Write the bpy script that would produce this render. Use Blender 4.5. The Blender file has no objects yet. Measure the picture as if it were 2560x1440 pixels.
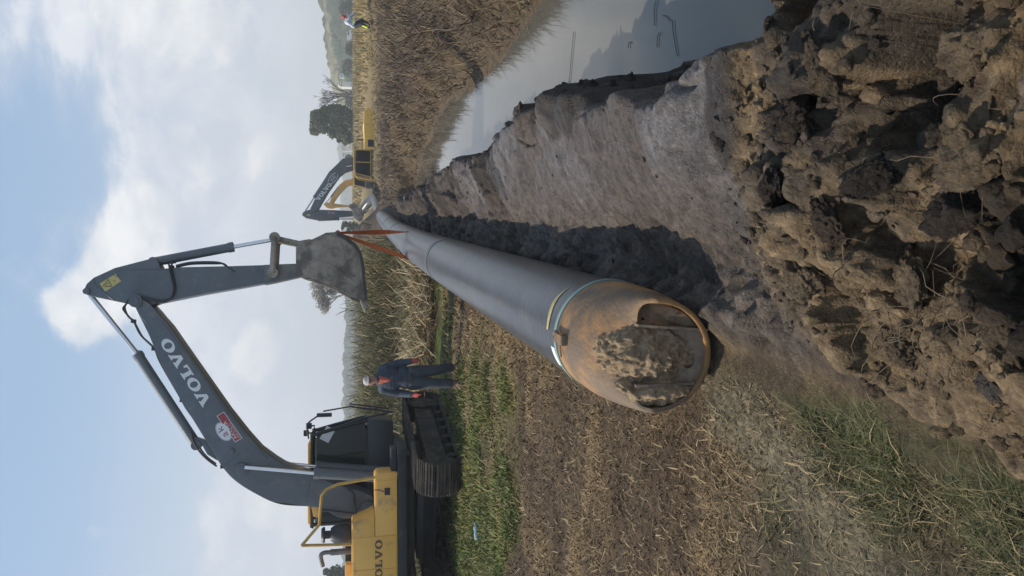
import bpy, bmesh, math, random
import numpy as np
from mathutils import Vector, Matrix
random.seed(7); RNG = np.random.default_rng(7)
SC = bpy.context.scene; COL = SC.collection

# ------------------------------------------------------------------ camera, world, sun, exposure
F = 1934.0; H = 2.0; PIT = math.atan((1280 - 875) / F)
cam_d = bpy.data.cameras.new('camera'); cam = bpy.data.objects.new('camera', cam_d); COL.objects.link(cam)
cam_d.sensor_fit = 'HORIZONTAL'; cam_d.sensor_width = 36; cam_d.lens = F * 36 / 2560
cam_d.clip_start = 0.05; cam_d.clip_end = 8000
_fw = Vector((0, math.cos(PIT), -math.sin(PIT))); _dn = Vector((0, -math.sin(PIT), -math.cos(PIT)))
cam.matrix_world = Matrix(((_dn.x, 1, -_fw.x, 0), (_dn.y, 0, -_fw.y, 0), (_dn.z, 0, -_fw.z, H), (0, 0, 0, 1)))
SC.camera = cam                                    # the phone was held upright, the picture lies on its side

def ray(x, y):
    a = (1440 - y - 720) / F; b = -(x - 1280) / F
    c, s = math.cos(PIT), math.sin(PIT)
    return Vector((a, c + b * s, -s + b * c))
def at_z(x, y, z=0.0):
    d = ray(x, y); t = (z - H) / d.z
    return Vector((d.x * t, d.y * t, z))
def at_y(x, y, Y):
    d = ray(x, y); t = Y / d.y
    return Vector((d.x * t, Y, H + d.z * t))

SUN_EL, SUN_AZ = math.radians(49), math.radians(8)     # sun stands left of the view, a little behind the scene
sun_dir = Vector((-math.cos(SUN_EL) * math.cos(SUN_AZ), math.cos(SUN_EL) * math.sin(SUN_AZ), math.sin(SUN_EL)))
sd = bpy.data.lights.new('sun', 'SUN'); sd.energy = 4.7; sd.angle = math.radians(0.6); sd.color = (1.0, 0.90, 0.76)
sun = bpy.data.objects.new('sun', sd); COL.objects.link(sun)
sun.rotation_euler = sun_dir.to_track_quat('Z', 'Y').to_euler()

SC.view_settings.view_transform = 'Standard'; SC.view_settings.look = 'None'
SC.view_settings.exposure = 0.0; SC.view_settings.gamma = 1.0; SC.view_settings.use_curve_mapping = False
SC.cycles.max_bounces = 6; SC.cycles.diffuse_bounces = 3; SC.cycles.glossy_bounces = 3
SC.cycles.transmission_bounces = 4; SC.cycles.transparent_max_bounces = 6; SC.cycles.volume_bounces = 1
SC.cycles.use_denoising = True

W = bpy.data.worlds.new('World'); SC.world = W; W.use_nodes = True
nt = W.node_tree; N = nt.nodes; L = nt.links; N.clear()
def wn(t, **k):
    n = N.new(t)
    for a, v in k.items(): setattr(n, a, v)
    return n
def wmath(op, a, b=None, c=None, clamp=False):
    n = wn('ShaderNodeMath', operation=op, use_clamp=clamp)
    for i, v in enumerate((a, b, c)):
        if v is None: continue
        if isinstance(v, (int, float)): n.inputs[i].default_value = v
        else: L.new(v, n.inputs[i])
    return n.outputs[0]
def wmix(f, a, b):
    n = wn('ShaderNodeMix', data_type='RGBA')
    if isinstance(f, (int, float)): n.inputs[0].default_value = f
    else: L.new(f, n.inputs[0])
    for i, v in ((6, a), (7, b)):
        if isinstance(v, tuple): n.inputs[i].default_value = (*v, 1)
        else: L.new(v, n.inputs[i])
    return n.outputs[2]
sky = wn('ShaderNodeTexSky', sky_type='NISHITA', sun_disc=False, sun_elevation=SUN_EL,
         sun_rotation=math.atan2(sun_dir.x, sun_dir.y), air_density=1.1, dust_density=1.5, ozone_density=1.2)
tc = wn('ShaderNodeTexCoord'); DIR = tc.outputs['Generated']
sep = wn('ShaderNodeSeparateXYZ'); L.new(DIR, sep.inputs[0])
zc = wmath('MAXIMUM', sep.outputs[2], 0.02)
inv = wmath('DIVIDE', 1.0, wmath('ADD', zc, 0.16))
cb = wn('ShaderNodeCombineXYZ'); L.new(wmath('MULTIPLY', sep.outputs[0], inv), cb.inputs[0]); L.new(wmath('MULTIPLY', sep.outputs[1], inv), cb.inputs[1])
def wnoise(scale, detail, rough, off=(0, 0, 0), dist=0.0):
    m = wn('ShaderNodeMapping'); L.new(DIR, m.inputs[0]); m.inputs['Location'].default_value = off; m.inputs['Scale'].default_value = (1, 1, 1.5)
    n = wn('ShaderNodeTexNoise'); L.new(m.outputs[0], n.inputs['Vector'])
    n.inputs['Scale'].default_value = scale; n.inputs['Detail'].default_value = detail
    n.inputs['Roughness'].default_value = rough; n.inputs['Distortion'].default_value = dist
    return n.outputs['Fac']
def smooth(v, lo, hi):
    n = wn('ShaderNodeMapRange', interpolation_type='SMOOTHSTEP'); L.new(v, n.inputs[0])
    n.inputs[1].default_value = lo; n.inputs[2].default_value = hi
    return n.outputs[0]
# cloud banks as directions of the sky (degrees of azimuth east of north, elevation, spread, weight)
def blob_sum(blobs):
    tot = None
    for (x, y, r, w) in blobs:
        d = ray(x, y).normalized()
        v = wn('ShaderNodeVectorMath', operation='DISTANCE'); L.new(DIR, v.inputs[0]); v.inputs[1].default_value = d
        g = wmath('MULTIPLY', wmath('EXPONENT', wmath('MULTIPLY', wmath('POWER', v.outputs['Value'], 2.0), -1.0 / (r / F) ** 2)), w)
        tot = g if tot is None else wmath('ADD', tot, g)
    return tot
bank = blob_sum([(330, 760, 190, .42), (420, 560, 190, .40), (560, 420, 200, .34), (640, 620, 220, .30), (300, 60, 120, .38), (480, 120, 170, .26),
                 (640, 200, 220, .28), (40, 300, 130, .26), (40, 30, 120, .26), (640, 880, 150, .30), (690, 1240, 190, .36), (560, 1350, 150, .25),
                 (760, 1350, 200, .30), (660, 1080, 160, .22), (245, 1320, 45, .34), (210, 1000, 120, .14), (110, 560, 120, .12)])
dark = blob_sum([(150, 1250, 230, .35), (240, 1150, 200, .2), (160, 400, 120, .30), (330, 1060, 110, .22), (90, 900, 130, .15), (130, 640, 140, .2)])
OFF = Vector((3.1, 1.7, .6)); SH = sun_dir * .045
n1 = wnoise(5.6, 10, 0.6, OFF, 0.35); n1b = wnoise(5.6, 5, 0.6, OFF + Vector((SH.x, SH.y, SH.z * 1.5)), 0.35); n2 = wnoise(15.0, 7, 0.62, (0.4, 9.2, 2), 0.5); n3 = wnoise(2.0, 4, 0.5, (7.7, 2.0, 0))
den = wmath('SUBTRACT', wmath('ADD', wmath('ADD', wmath('MULTIPLY', wmath('SUBTRACT', n1, 0.5), 1.45), wmath('MULTIPLY', wmath('SUBTRACT', n2, 0.5), 0.34)), wmath('MULTIPLY', bank, 0.78)), dark)
cover = wmath('MULTIPLY', smooth(den, -0.04, 0.40), 0.93)
veil = wmath('MULTIPLY', smooth(n3, 0.40, 0.75), 0.30)
lowsky = smooth(sep.outputs[2], 0.36, 0.03)
skyc = wn('ShaderNodeVectorMath', operation='SCALE'); L.new(sky.outputs[0], skyc.inputs[0]); skyc.inputs['Scale'].default_value = 1.0
base = wmix(0.65, skyc.outputs[0], (3.4, 5.5, 8.3))
base = wmix(veil, base, (5.4, 6.3, 7.5))
base = wmix(wmath('MULTIPLY', lowsky, 0.82), base, (6.0, 6.65, 7.5))
lit = wmath('ADD', wmath('MULTIPLY', wmath('SUBTRACT', n1, n1b), 5.0), 0.45, clamp=True)
edge_ = wmath('MULTIPLY', smooth(den, 0.08, 0.40), lit)
cloudc = wmix(edge_, (6.1, 6.7, 7.75), (8.6, 8.8, 9.3))
cloudc = wmix(wmath('MULTIPLY', lowsky, 0.55), cloudc, (6.0, 6.55, 7.5))
base = wmix(cover, base, cloudc)
puff = blob_sum([(655, 860, 75, .62), (625, 905, 50, .5), (705, 1225, 85, .62), (640, 1260, 60, .5), (760, 1320, 80, .5), (630, 390, 75, .55), (520, 440, 70, .45), (350, 590, 110, .60), (270, 740, 120, .62), (200, 790, 70, .45), (450, 320, 50, .45), (540, 70, 110, .60), (330, 30, 110, .60), (245, 1320, 45, .5), (360, 520, 60, .4)])
pden = wmath('ADD', puff, wmath('ADD', wmath('MULTIPLY', wmath('SUBTRACT', n1, 0.5), 1.1), wmath('MULTIPLY', wmath('SUBTRACT', n2, 0.5), 0.55)))
base = wmix(wmath('MULTIPLY', smooth(pden, 0.28, 0.62), 0.85), base, wmix(lit, (7.6, 7.9, 8.4), (9.9, 9.9, 9.8)))
bg = wn('ShaderNodeBackground'); L.new(base, bg.inputs[0]); bg.inputs[1].default_value = 0.1
out = wn('ShaderNodeOutputWorld'); L.new(bg.outputs[0], out.inputs[0])

# ------------------------------------------------------------------ numpy noise
def _hash(ix, iy, s):
    h = (ix.astype(np.int64) * 374761393 + iy.astype(np.int64) * 668265263 + s * 974634533) & 0xffffffff
    h = ((h ^ (h >> 13)) * 1274126177) & 0xffffffff
    h = ((h ^ (h >> 16)) * 2246822519) & 0xffffffff
    return ((h ^ (h >> 15)) & 0xffffff) / float(0xffffff)
def vnoise(x, y, s=0):
    ix = np.floor(x); iy = np.floor(y); fx = x - ix; fy = y - iy
    fx = fx * fx * fx * (fx * (fx * 6 - 15) + 10); fy = fy * fy * fy * (fy * (fy * 6 - 15) + 10)
    a = _hash(ix, iy, s); b = _hash(ix + 1, iy, s); c = _hash(ix, iy + 1, s); d = _hash(ix + 1, iy + 1, s)
    return (a + (b - a) * fx) * (1 - fy) + (c + (d - c) * fx) * fy - 0.5
def fbm(x, y, s=0, o=4, g=0.5):
    t = 0; a = 1.0
    for k in range(o):
        t = t + a * vnoise(x * 2 ** k + 17.3 * k, y * 2 ** k - 9.1 * k, s + k); a *= g
    return t
def worley(x, y, s=0):
    ix = np.floor(x); iy = np.floor(y); f1 = np.full(x.shape, 9.0); f2 = np.full(x.shape, 9.0); idv = np.zeros(x.shape)
    for dx in (-1, 0, 1):
        for dy in (-1, 0, 1):
            cx = ix + dx; cy = iy + dy
            px = cx + _hash(cx, cy, s); py = cy + _hash(cx, cy, s + 91)
            d = np.hypot(px - x, py - y); h = _hash(cx, cy, s + 47)
            nearer = d < f1
            f2 = np.where(nearer, f1, np.minimum(f2, d)); idv = np.where(nearer, h, idv); f1 = np.where(nearer, d, f1)
    return f1, f2, idv
def slabs(x, y, s, tilt):
    """cells of a broken surface, each a plane tilted its own way"""
    ix = np.floor(x); iy = np.floor(y); f1 = np.full(x.shape, 9.0); h = np.zeros(x.shape)
    for dx in (-1, 0, 1):
        for dy in (-1, 0, 1):
            cx = ix + dx; cy = iy + dy; ox = x - cx - _hash(cx, cy, s); oy = y - cy - _hash(cx, cy, s + 91); d = np.hypot(ox, oy); k = d < f1
            a = _hash(cx, cy, s + 7) * 6.283; m = tilt * (.3 + _hash(cx, cy, s + 13))
            h = np.where(k, (ox * np.cos(a) + oy * np.sin(a)) * m + (_hash(cx, cy, s + 47) - .5) * .30, h); f1 = np.where(k, d, f1)
    return h
def vnoise3(p, s=0):
    i = np.floor(p); f = p - i; f = f * f * (3 - 2 * f); t = 0
    for a in (0, 1):
        for b in (0, 1):
            for c in (0, 1):
                w = (f[:, 0] if a else 1 - f[:, 0]) * (f[:, 1] if b else 1 - f[:, 1]) * (f[:, 2] if c else 1 - f[:, 2])
                t = t + w * _hash(i[:, 0] + a + 57 * (i[:, 2] + c), i[:, 1] + b - 31 * (i[:, 2] + c), s)
    return t - .5
def fbm3(p, s=0, o=4, g=.5):
    t = 0; a = 1.0
    for k in range(o): t = t + a * vnoise3(p * 2 ** k + 11.3 * k, s + k); a *= g
    return t
def sm(v, lo, hi):
    t = np.clip((v - lo) / (hi - lo), 0, 1); return t * t * (3 - 2 * t)
def lerp(a, b, t): return a + (b - a) * t

# ------------------------------------------------------------------ materials
def new_mat(name):
    m = bpy.data.materials.new(name); m.use_nodes = True
    return m, m.node_tree.nodes, m.node_tree.links, m.node_tree.nodes['Principled BSDF']
MC = {}
def mat(name, col, rough=0.6, metal=0.0, var=0.25, scale=6.0, col2=None, amt2=0.0, scale2=2.0, bump=0.0, bscale=40.0, coat=0.0, thr=0.55, low=None):
    """painted or plain surface: two scales of tone, a second colour in patches (wear, dirt, highlights on the denim), fine bump; low = (z0, z1) more of it near the bottom"""
    if name in MC: return MC[name]
    m, n, l, p = new_mat(name); MC[name] = m
    p.inputs['Roughness'].default_value = rough; p.inputs['Metallic'].default_value = metal
    if coat: p.inputs['Coat Weight'].default_value = coat; p.inputs['Coat Roughness'].default_value = 0.25
    tcn = n.new('ShaderNodeTexCoord'); geo = tcn.outputs['Object']
    def noise(s, d=6.0, r=0.6):
        q = n.new('ShaderNodeTexNoise'); l.new(geo, q.inputs['Vector']); q.inputs['Scale'].default_value = s
        q.inputs['Detail'].default_value = d; q.inputs['Roughness'].default_value = r; return q.outputs['Fac']
    def mixc(f, a, b, mode='MIX'):
        q = n.new('ShaderNodeMix'); q.data_type = 'RGBA'; q.blend_type = mode
        if isinstance(f, float): q.inputs[0].default_value = f
        else: l.new(f, q.inputs[0])
        for i, v in ((6, a), (7, b)):
            if isinstance(v, tuple): q.inputs[i].default_value = (*v, 1)
            else: l.new(v, q.inputs[i])
        return q.outputs[2]
    r1 = n.new('ShaderNodeMapRange'); l.new(noise(scale), r1.inputs[0]); r1.inputs[1].default_value = .3; r1.inputs[2].default_value = .7
    c = mixc(r1.outputs[0], tuple(v * (1 - var) for v in col), tuple(min(1, v * (1 + var)) for v in col))
    if col2 and amt2:
        r2 = n.new('ShaderNodeMapRange'); r2.interpolation_type = 'SMOOTHSTEP'; l.new(noise(scale2, 9.0, .65), r2.inputs[0])
        r2.inputs[1].default_value = thr; r2.inputs[2].default_value = thr + .14; r2.inputs[4].default_value = amt2
        f = r2.outputs[0]
        if low:
            sp = n.new('ShaderNodeSeparateXYZ'); l.new(geo, sp.inputs[0])
            r3 = n.new('ShaderNodeMapRange'); l.new(sp.outputs[2], r3.inputs[0]); r3.inputs[1].default_value = low[1]; r3.inputs[2].default_value = low[0]
            ad = n.new('ShaderNodeMath'); ad.operation = 'MAXIMUM'; l.new(f, ad.inputs[0])
            ml = n.new('ShaderNodeMath'); ml.operation = 'MULTIPLY'; l.new(r3.outputs[0], ml.inputs[0]); l.new(noise(scale2 * 2.3), ml.inputs[1]); l.new(ml.outputs[0], ad.inputs[1]); f = ad.outputs[0]
        c = mixc(f, c, col2)
    l.new(c, p.inputs['Base Color'])
    if bump:
        b = n.new('ShaderNodeBump'); b.inputs['Strength'].default_value = bump; b.inputs['Distance'].default_value = 0.02
        l.new(noise(bscale), b.inputs['Height']); l.new(b.outputs[0], p.inputs['Normal'])
    return m
def attr_mat(name, rough=0.8, scale=14.0, var=0.3, bump=0.0, bscale=60.0, wet=False, trans=0.0):
    if name in MC: return MC[name]
    m, n, l, p = new_mat(name); MC[name] = m
    a = n.new('ShaderNodeAttribute'); a.attribute_name = 'Col'
    g = n.new('ShaderNodeNewGeometry')
    q = n.new('ShaderNodeTexNoise'); l.new(g.outputs['Position'], q.inputs['Vector']); q.inputs['Scale'].default_value = scale; q.inputs['Detail'].default_value = 8; q.inputs['Roughness'].default_value = .7
    r = n.new('ShaderNodeMapRange'); l.new(q.outputs['Fac'], r.inputs[0]); r.inputs[1].default_value = .3; r.inputs[2].default_value = .7; r.inputs[3].default_value = 1 - var; r.inputs[4].default_value = 1 + var
    qb = n.new('ShaderNodeTexNoise'); l.new(g.outputs['Position'], qb.inputs['Vector']); qb.inputs['Scale'].default_value = scale * .3; qb.inputs['Detail'].default_value = 9; qb.inputs['Roughness'].default_value = .75
    rb = n.new('ShaderNodeMapRange'); l.new(qb.outputs['Fac'], rb.inputs[0]); rb.inputs[1].default_value = .35; rb.inputs[2].default_value = .65; rb.inputs[3].default_value = 1 - var; rb.inputs[4].default_value = 1 + var
    pr = n.new('ShaderNodeMath'); pr.operation = 'MULTIPLY'; l.new(r.outputs[0], pr.inputs[0]); l.new(rb.outputs[0], pr.inputs[1])
    v = n.new('ShaderNodeVectorMath'); v.operation = 'SCALE'; l.new(a.outputs['Color'], v.inputs[0]); l.new(pr.outputs[0], v.inputs['Scale'])
    l.new(v.outputs[0], p.inputs['Base Color'])
    if wet:
        l.new(a.outputs['Alpha'], p.inputs['Roughness'])
    else: p.inputs['Roughness'].default_value = rough
    if bump:
        q2 = n.new('ShaderNodeTexNoise'); l.new(g.outputs['Position'], q2.inputs['Vector']); q2.inputs['Scale'].default_value = bscale; q2.inputs['Detail'].default_value = 9; q2.inputs['Roughness'].default_value = .7
        vo = n.new('ShaderNodeTexVoronoi'); vo.inputs['Scale'].default_value = bscale * .5; vo.feature = 'DISTANCE_TO_EDGE'
        dn = n.new('ShaderNodeTexNoise'); l.new(g.outputs['Position'], dn.inputs['Vector']); dn.inputs['Scale'].default_value = bscale * .35; dn.inputs['Detail'].default_value = 4
        dv = n.new('ShaderNodeVectorMath'); dv.operation = 'MULTIPLY_ADD'; l.new(dn.outputs['Color'], dv.inputs[0]); dv.inputs[1].default_value = (.045,) * 3; l.new(g.outputs['Position'], dv.inputs[2]); l.new(dv.outputs[0], vo.inputs['Vector'])
        mr = n.new('ShaderNodeMapRange'); l.new(vo.outputs['Distance'], mr.inputs[0]); mr.inputs[2].default_value = .25; mr.inputs[4].default_value = .22
        ad = n.new('ShaderNodeMath'); ad.operation = 'ADD'; l.new(q2.outputs['Fac'], ad.inputs[0]); l.new(mr.outputs[0], ad.inputs[1])
        b = n.new('ShaderNodeBump'); b.inputs['Strength'].default_value = bump; b.inputs['Distance'].default_value = .03
        l.new(ad.outputs[0], b.inputs['Height']); l.new(b.outputs[0], p.inputs['Normal'])
    p.inputs['Specular IOR Level'].default_value = 0.3
    return m

# ------------------------------------------------------------------ mesh helpers
def tag(o, label=None, cat=None, group=None, kind=None):
    if label: o['label'] = label
    if cat: o['category'] = cat
    if group: o['group'] = group
    if kind: o['kind'] = kind
    return o
def link(name, me, m=None, parent=None):
    o = bpy.data.objects.new(name, me); COL.objects.link(o)
    if m: me.materials.append(m)
    if parent: o.parent = parent
    return o
def empty(name, loc, rz=0.0):
    o = bpy.data.objects.new(name, None); COL.objects.link(o); o.location = loc; o.rotation_euler = (0, 0, rz); o.empty_display_size = .2
    return o
def np_mesh(name, V, faces, cols=None, smooth_=True):
    """faces: list of (k, array[n,k])"""
    me = bpy.data.meshes.new(name); me.vertices.add(len(V)); me.vertices.foreach_set('co', np.ascontiguousarray(V, np.float32).ravel())
    li = np.concatenate([f.ravel() for _, f in faces]); tot = np.concatenate([np.full(len(f), k, np.int32) for k, f in faces])
    st = np.concatenate(([0], np.cumsum(tot)[:-1])).astype(np.int32)
    me.loops.add(len(li)); me.loops.foreach_set('vertex_index', li.astype(np.int32))
    me.polygons.add(len(tot)); me.polygons.foreach_set('loop_start', st); me.polygons.foreach_set('loop_total', tot)
    if smooth_: me.polygons.foreach_set('use_smooth', np.ones(len(tot), bool))
    if cols is not None:
        at = me.color_attributes.new('Col', 'FLOAT_COLOR', 'POINT')
        c = np.ones((len(V), 4), np.float32); c[:, :cols.shape[1]] = cols; at.data.foreach_set('color', c.ravel())
    me.update(calc_edges=True); me.validate()
    return me
class MB:
    def __init__(s): s.v = []; s.f = []
    def add(s, vs, fs):
        k = len(s.v); s.v += [tuple(v) for v in vs]; s.f += [tuple(i + k for i in f) for f in fs]; return s
    def box(s, c, d, rot=None):
        vs = [Vector((x * d[0] / 2, y * d[1] / 2, z * d[2] / 2)) for x in (-1, 1) for y in (-1, 1) for z in (-1, 1)]
        if rot: vs = [rot @ v for v in vs]
        return s.add([v + Vector(c) for v in vs], [(0, 1, 3, 2), (4, 6, 7, 5), (0, 4, 5, 1), (2, 3, 7, 6), (0, 2, 6, 4), (1, 5, 7, 3)])
    def prism(s, poly, y0, y1):
        """polygon of (x, z) extruded along y"""
        a = sum(p[0] * q[1] - q[0] * p[1] for p, q in zip(poly, poly[1:] + poly[:1]))
        if a < 0: poly = poly[::-1]
        n = len(poly); vs = [(p[0], y0, p[1]) for p in poly] + [(p[0], y1, p[1]) for p in poly]
        return s.add(vs, [tuple(range(n)), tuple(range(2 * n - 1, n - 1, -1))] + [(i, i + n, (i + 1) % n + n, (i + 1) % n) for i in range(n)])
    def tube(s, pts, r, seg=10, cap=True):
        pts = [Vector(p) for p in pts]; n = len(pts)
        rr = r if isinstance(r, (list, tuple)) else [r] * n
        ref = None; vs = []; fs = []
        for i, p in enumerate(pts):
            t = (pts[min(i + 1, n - 1)] - pts[max(i - 1, 0)]); t = t.normalized() if t.length > 1e-9 else Vector((0, 0, 1))
            if ref is None: ref = t.orthogonal().normalized()
            ref = (ref - t * ref.dot(t)); ref = ref.normalized() if ref.length > 1e-6 else t.orthogonal().normalized()
            b = t.cross(ref)
            for k in range(seg):
                a = 2 * math.pi * k / seg; vs.append(p + (ref * math.cos(a) + b * math.sin(a)) * rr[i])
        for i in range(n - 1):
            for k in range(seg):
                k2 = (k + 1) % seg; fs.append((i * seg + k, i * seg + k2, (i + 1) * seg + k2, (i + 1) * seg + k))
        if cap: fs += [tuple(range(seg - 1, -1, -1)), tuple((n - 1) * seg + k for k in range(seg))]
        return s.add(vs, fs)
    def build(s, name, m=None, parent=None, bevel=0.0, angle=35, merge=False):
        me = bpy.data.meshes.new(name); me.from_pydata(s.v, [], s.f)
        if bevel:
            bm = bmesh.new(); bm.from_mesh(me); bmesh.ops.recalc_face_normals(bm, faces=bm.faces)
            es = [e for e in bm.edges if len(e.link_faces) == 2 and e.calc_face_angle(0) > math.radians(28)]
            bmesh.ops.bevel(bm, geom=es, offset=bevel, segments=2, profile=.6, affect='EDGES', clamp_overlap=True)
            bm.to_mesh(me); bm.free()
        me.polygons.foreach_set('use_smooth', [True] * len(me.polygons)); me.set_sharp_from_angle(angle=math.radians(angle)); me.update()
        return link(name, me, m, parent)
def curve_pts(pts, n=8):
    """Catmull-Rom through pts"""
    P = [Vector(p) for p in pts]; P = [P[0] * 2 - P[1]] + P + [P[-1] * 2 - P[-2]]; o = []
    for i in range(1, len(P) - 2):
        for k in range(n):
            t = k / n; a, b, c, d = P[i - 1:i + 3]
            o.append(0.5 * ((2 * b) + (c - a) * t + (2 * a - 5 * b + 4 * c - d) * t * t + (3 * b - a - 3 * c + d) * t ** 3))
    o.append(P[-2]); return o
# ================================================================== the ground
def pipe_x(y): return np.interp(y, [0, 5, 9.1, 17, 27, 46, 62, 90], [-.82, -.28, .13, .92, 1.96, 4.3, 6.9, 11])
def pipe_z(y): return np.interp(y, [0, 4, 5, 9.1, 13, 17, 21, 27, 35, 46, 62], [.36, .36, .365, .46, .53, .55, .52, .45, .35, .22, .03])
PIPE_R = .355
WATER = -.6
DN_Y = [0, 3, 4, 5.3, 6.3, 10.2, 15.6, 18.2, 24, 29, 31]
DN_X = [1.25, 1.42, 1.5, 1.62, 1.76, 1.98, 2.42, 2.6, 2.95, 3.4, 3.7]
DF_Y = [0, 6, 10.5, 12, 16.8, 20.9, 24.1, 29, 31]
DF_X = [3.7, 3.9, 4.03, 3.95, 4.43, 5.1, 5.1, 4.8, 4.2]
MOUND = [at_z(*p, .2) for p in [(1905, 290), (1850, 430), (1840, 590), (1850, 690), (1900, 770), (1965, 860), (2100, 960), (2250, 1035), (2420, 1120)]]
MOUND = [(m.x, m.y) for m in MOUND] + [(-.66, 1.6), (-.7, .2), (3.2, .2), (2.3, 2.0), (1.6, 2.75), (1.15, 3.15)]
PITS = [(at_z(*p, .4).x, at_z(*p, .4).y, r, a) for *p, r, a in [(2290, 640, .16, .26), (2300, 230, .16, .22), (2010, 180, .10, .14), (2130, 540, .10, .16), (2500, 740, .10, .12), (2150, 950, .07, .08)]]
def poly_sd(x, y, P):
    """signed distance, positive inside"""
    d = np.full(x.shape, 1e9); ins = np.zeros(x.shape, bool); n = len(P)
    for i in range(n):
        ax, ay = P[i]; bx, by = P[(i + 1) % n]; ex, ey = bx - ax, by - ay
        t = np.clip(((x - ax) * ex + (y - ay) * ey) / (ex * ex + ey * ey), 0, 1)
        d = np.minimum(d, np.hypot(x - ax - t * ex, y - ay - t * ey))
        c = ((ay > y) != (by > y)) & (x < (bx - ax) * (y - ay) / ((by - ay) if abs(by - ay) > 1e-9 else 1e-9) + ax)
        ins ^= c
    return np.where(ins, d, -d)
def lin(c): return np.array(c, float)
def ground_fn(x, y, detail=True):
    """height and colour (rgb + roughness) of the ground"""
    xp = pipe_x(y); wob = fbm(x * .9, y * .9, 11, 3) * .35
    nearx = np.interp(y, DN_Y, DN_X); farx = np.interp(y, DF_Y, DF_X)
    nearx = nearx + .20 * fbm(y * .8, y * 0 + 3, 12, 3) + .16 * fbm(x * 2.6, y * 2.6, 13, 4, .6)
    din = np.minimum(np.minimum(x - nearx + wob * .35, farx - x + wob * .8), (31.0 - y + wob * 2))
    left = x < (nearx + farx) / 2
    leftside = left & (y < 31.5)
    # --- flat left land with old wheel ruts and tussocks
    z = .05 * fbm(x * .5, y * .5, 3, 3) + .05 * fbm(x * 2.3, y * 2.3, 4, 3) + .012 * fbm(x * 9, y * 9, 5, 3)
    rut = np.zeros(x.shape)
    for (y0, sl, wd, am) in ((9.35, -.10, .30, 1.0), (8.55, -.16, .16, .5), (7.3, -.2, .25, .7), (5.9, -.22, .2, .35), (11.2, -.05, .18, .3)):
        rr = np.exp(-((y - (y0 + sl * (x + 3)) + .35 * fbm(x * .7, y * .7, 21, 2)) / wd) ** 2) * am * sm(-x, .2, 1.2)
        rut = np.maximum(rut, rr * np.clip(1 + 1.6 * fbm(x * 1.1, y * 1.1, 25, 2), .2, 1.4))
    z = z - .085 * rut
    patch = sm(fbm(x * .9 + 3, y * .9, 27, 5, .62), .04, .40) * sm(y, 17, 13)
    # colours of the left land
    dry = lerp(lin((.082, .055, .031))[None], lin((.195, .138, .072))[None], np.clip(.45 + 1.4 * fbm(x * 1.4, y * 1.8, 31, 5, .6), 0, 1)[:, None])
    soil = lin((.082, .056, .034)); green = lerp(lin((.058, .092, .018))[None], lin((.145, .142, .038))[None], np.clip(.5 + fbm(x * 2, y * 2, 33, 3), 0, 1)[:, None])
    c = dry
    gmask = sm(y + 1.7 * fbm(x * .8, y * .8, 35, 4, .6), 9.3, 10.2) * sm(-x + 1.2 * fbm(x * .7, y * .5, 36, 3), .9, 2.6) * sm(y, 19, 16)
    gmask = np.maximum(gmask, .8 * sm(y, 14.5, 16.5) * sm(y, 21, 18.5) * sm(xp - x, .2, 1.0))
    gmask = np.clip(gmask * (1.1 + .5 * sm(-x, 2.2, 3.6) + 1.4 * fbm(x * 1.5, y * 1.5, 37, 4)), 0, 1)
    c = lerp(c, green, gmask[:, None])
    gm2 = sm(y + .3 * fbm(x * 2, y * 2, 38, 3), 4.3, 3.0) * sm(-x + .25 * fbm(x * 2, y * 2, 39, 3), .42, .62) * np.clip(1.0 + 1.5 * fbm(x * 3, y * 3, 40, 4), 0, 1)
    gm2 = gm2 * sm(-x, 1.75, 1.1)
    c = lerp(c, (lin((.062, .066, .026))[None] * (1 + .5 * fbm(x * 4, y * 4, 41, 3))[:, None]), gm2[:, None])
    wetb = sm(y + .15 * x + .5 * fbm(x * 1.2, y * 1.2, 43, 3), 4.4, 3.3) * sm(-x, .75, 1.2) * .8
    c = lerp(c, lin((.072, .056, .047))[None], (.8 * wetb * np.clip(.7 + fbm(x * 5, y * 5, 42, 3), 0, 1))[:, None])
    crk = np.exp(-((x + .62 - .35 * (y - 4) + .15 * fbm(x * 3, y * 3, 45, 3)) / .20) ** 2) * sm(y, 1.8, 2.6) * sm(y, 4.9, 4.2)
    f1, f2, idv = worley(x * 22, y * 22, 44)
    c = lerp(c, lin((.185, .155, .100))[None] * (.62 + .5 * idv)[:, None], np.clip(crk * (1.0 + 1.3 * fbm(x * 5, y * 5, 46, 3)), 0, .9)[:, None])
    z = z + crk * .014 * (np.minimum(f2 - f1, .35) / .35 - .5)
    c = lerp(c, soil[None] * .85, np.clip(rut * .8, 0, 1)[:, None]); c = lerp(c, lin((.088, .061, .036))[None], (patch * .75 * (1 - gmask))[:, None])
    rough = np.full(x.shape, .9)
    # --- reed land
    rd = sm(y, 18.5, 20.5) * sm(xp - x, -.5, .6)
    c = lerp(c, lin((.085, .070, .040))[None], rd[:, None]); z = z + .18 * rd * fbm(x * .6, y * .6, 51, 3)
    # --- spoil strip between pipe and ditch (smeared grey mud)
    w = np.clip((x - xp - .12) / np.maximum(nearx - xp - .12, .05), -1, 2)
    strip = sm(w, -.05, .12) * leftside * sm(y, 2.2, 3.2)
    crest = (.36 + .16 * fbm(y * .9, y * 0, 61, 3)) * sm(y, 31, 26) + .05
    hump = crest * (.22 + .78 * sm(w, .12, .80))
    blk1, blk2, blki = worley(x * 2.1 + .5 * fbm(x * 2, y * 2, 60, 3), y * 1.7 + .5 * fbm(x * 2, y * 2, 59, 3), 58)
    lumpsY = np.abs(vnoise(x * 1.3, y * 1.6, 63)) * .30 + .08 * fbm(x * 3.5, y * 3.5, 64, 3)
    streak = .010 * vnoise(x * 2.5, y * 26, 65) + .006 * vnoise(x * 5, y * 60, 66)
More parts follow.
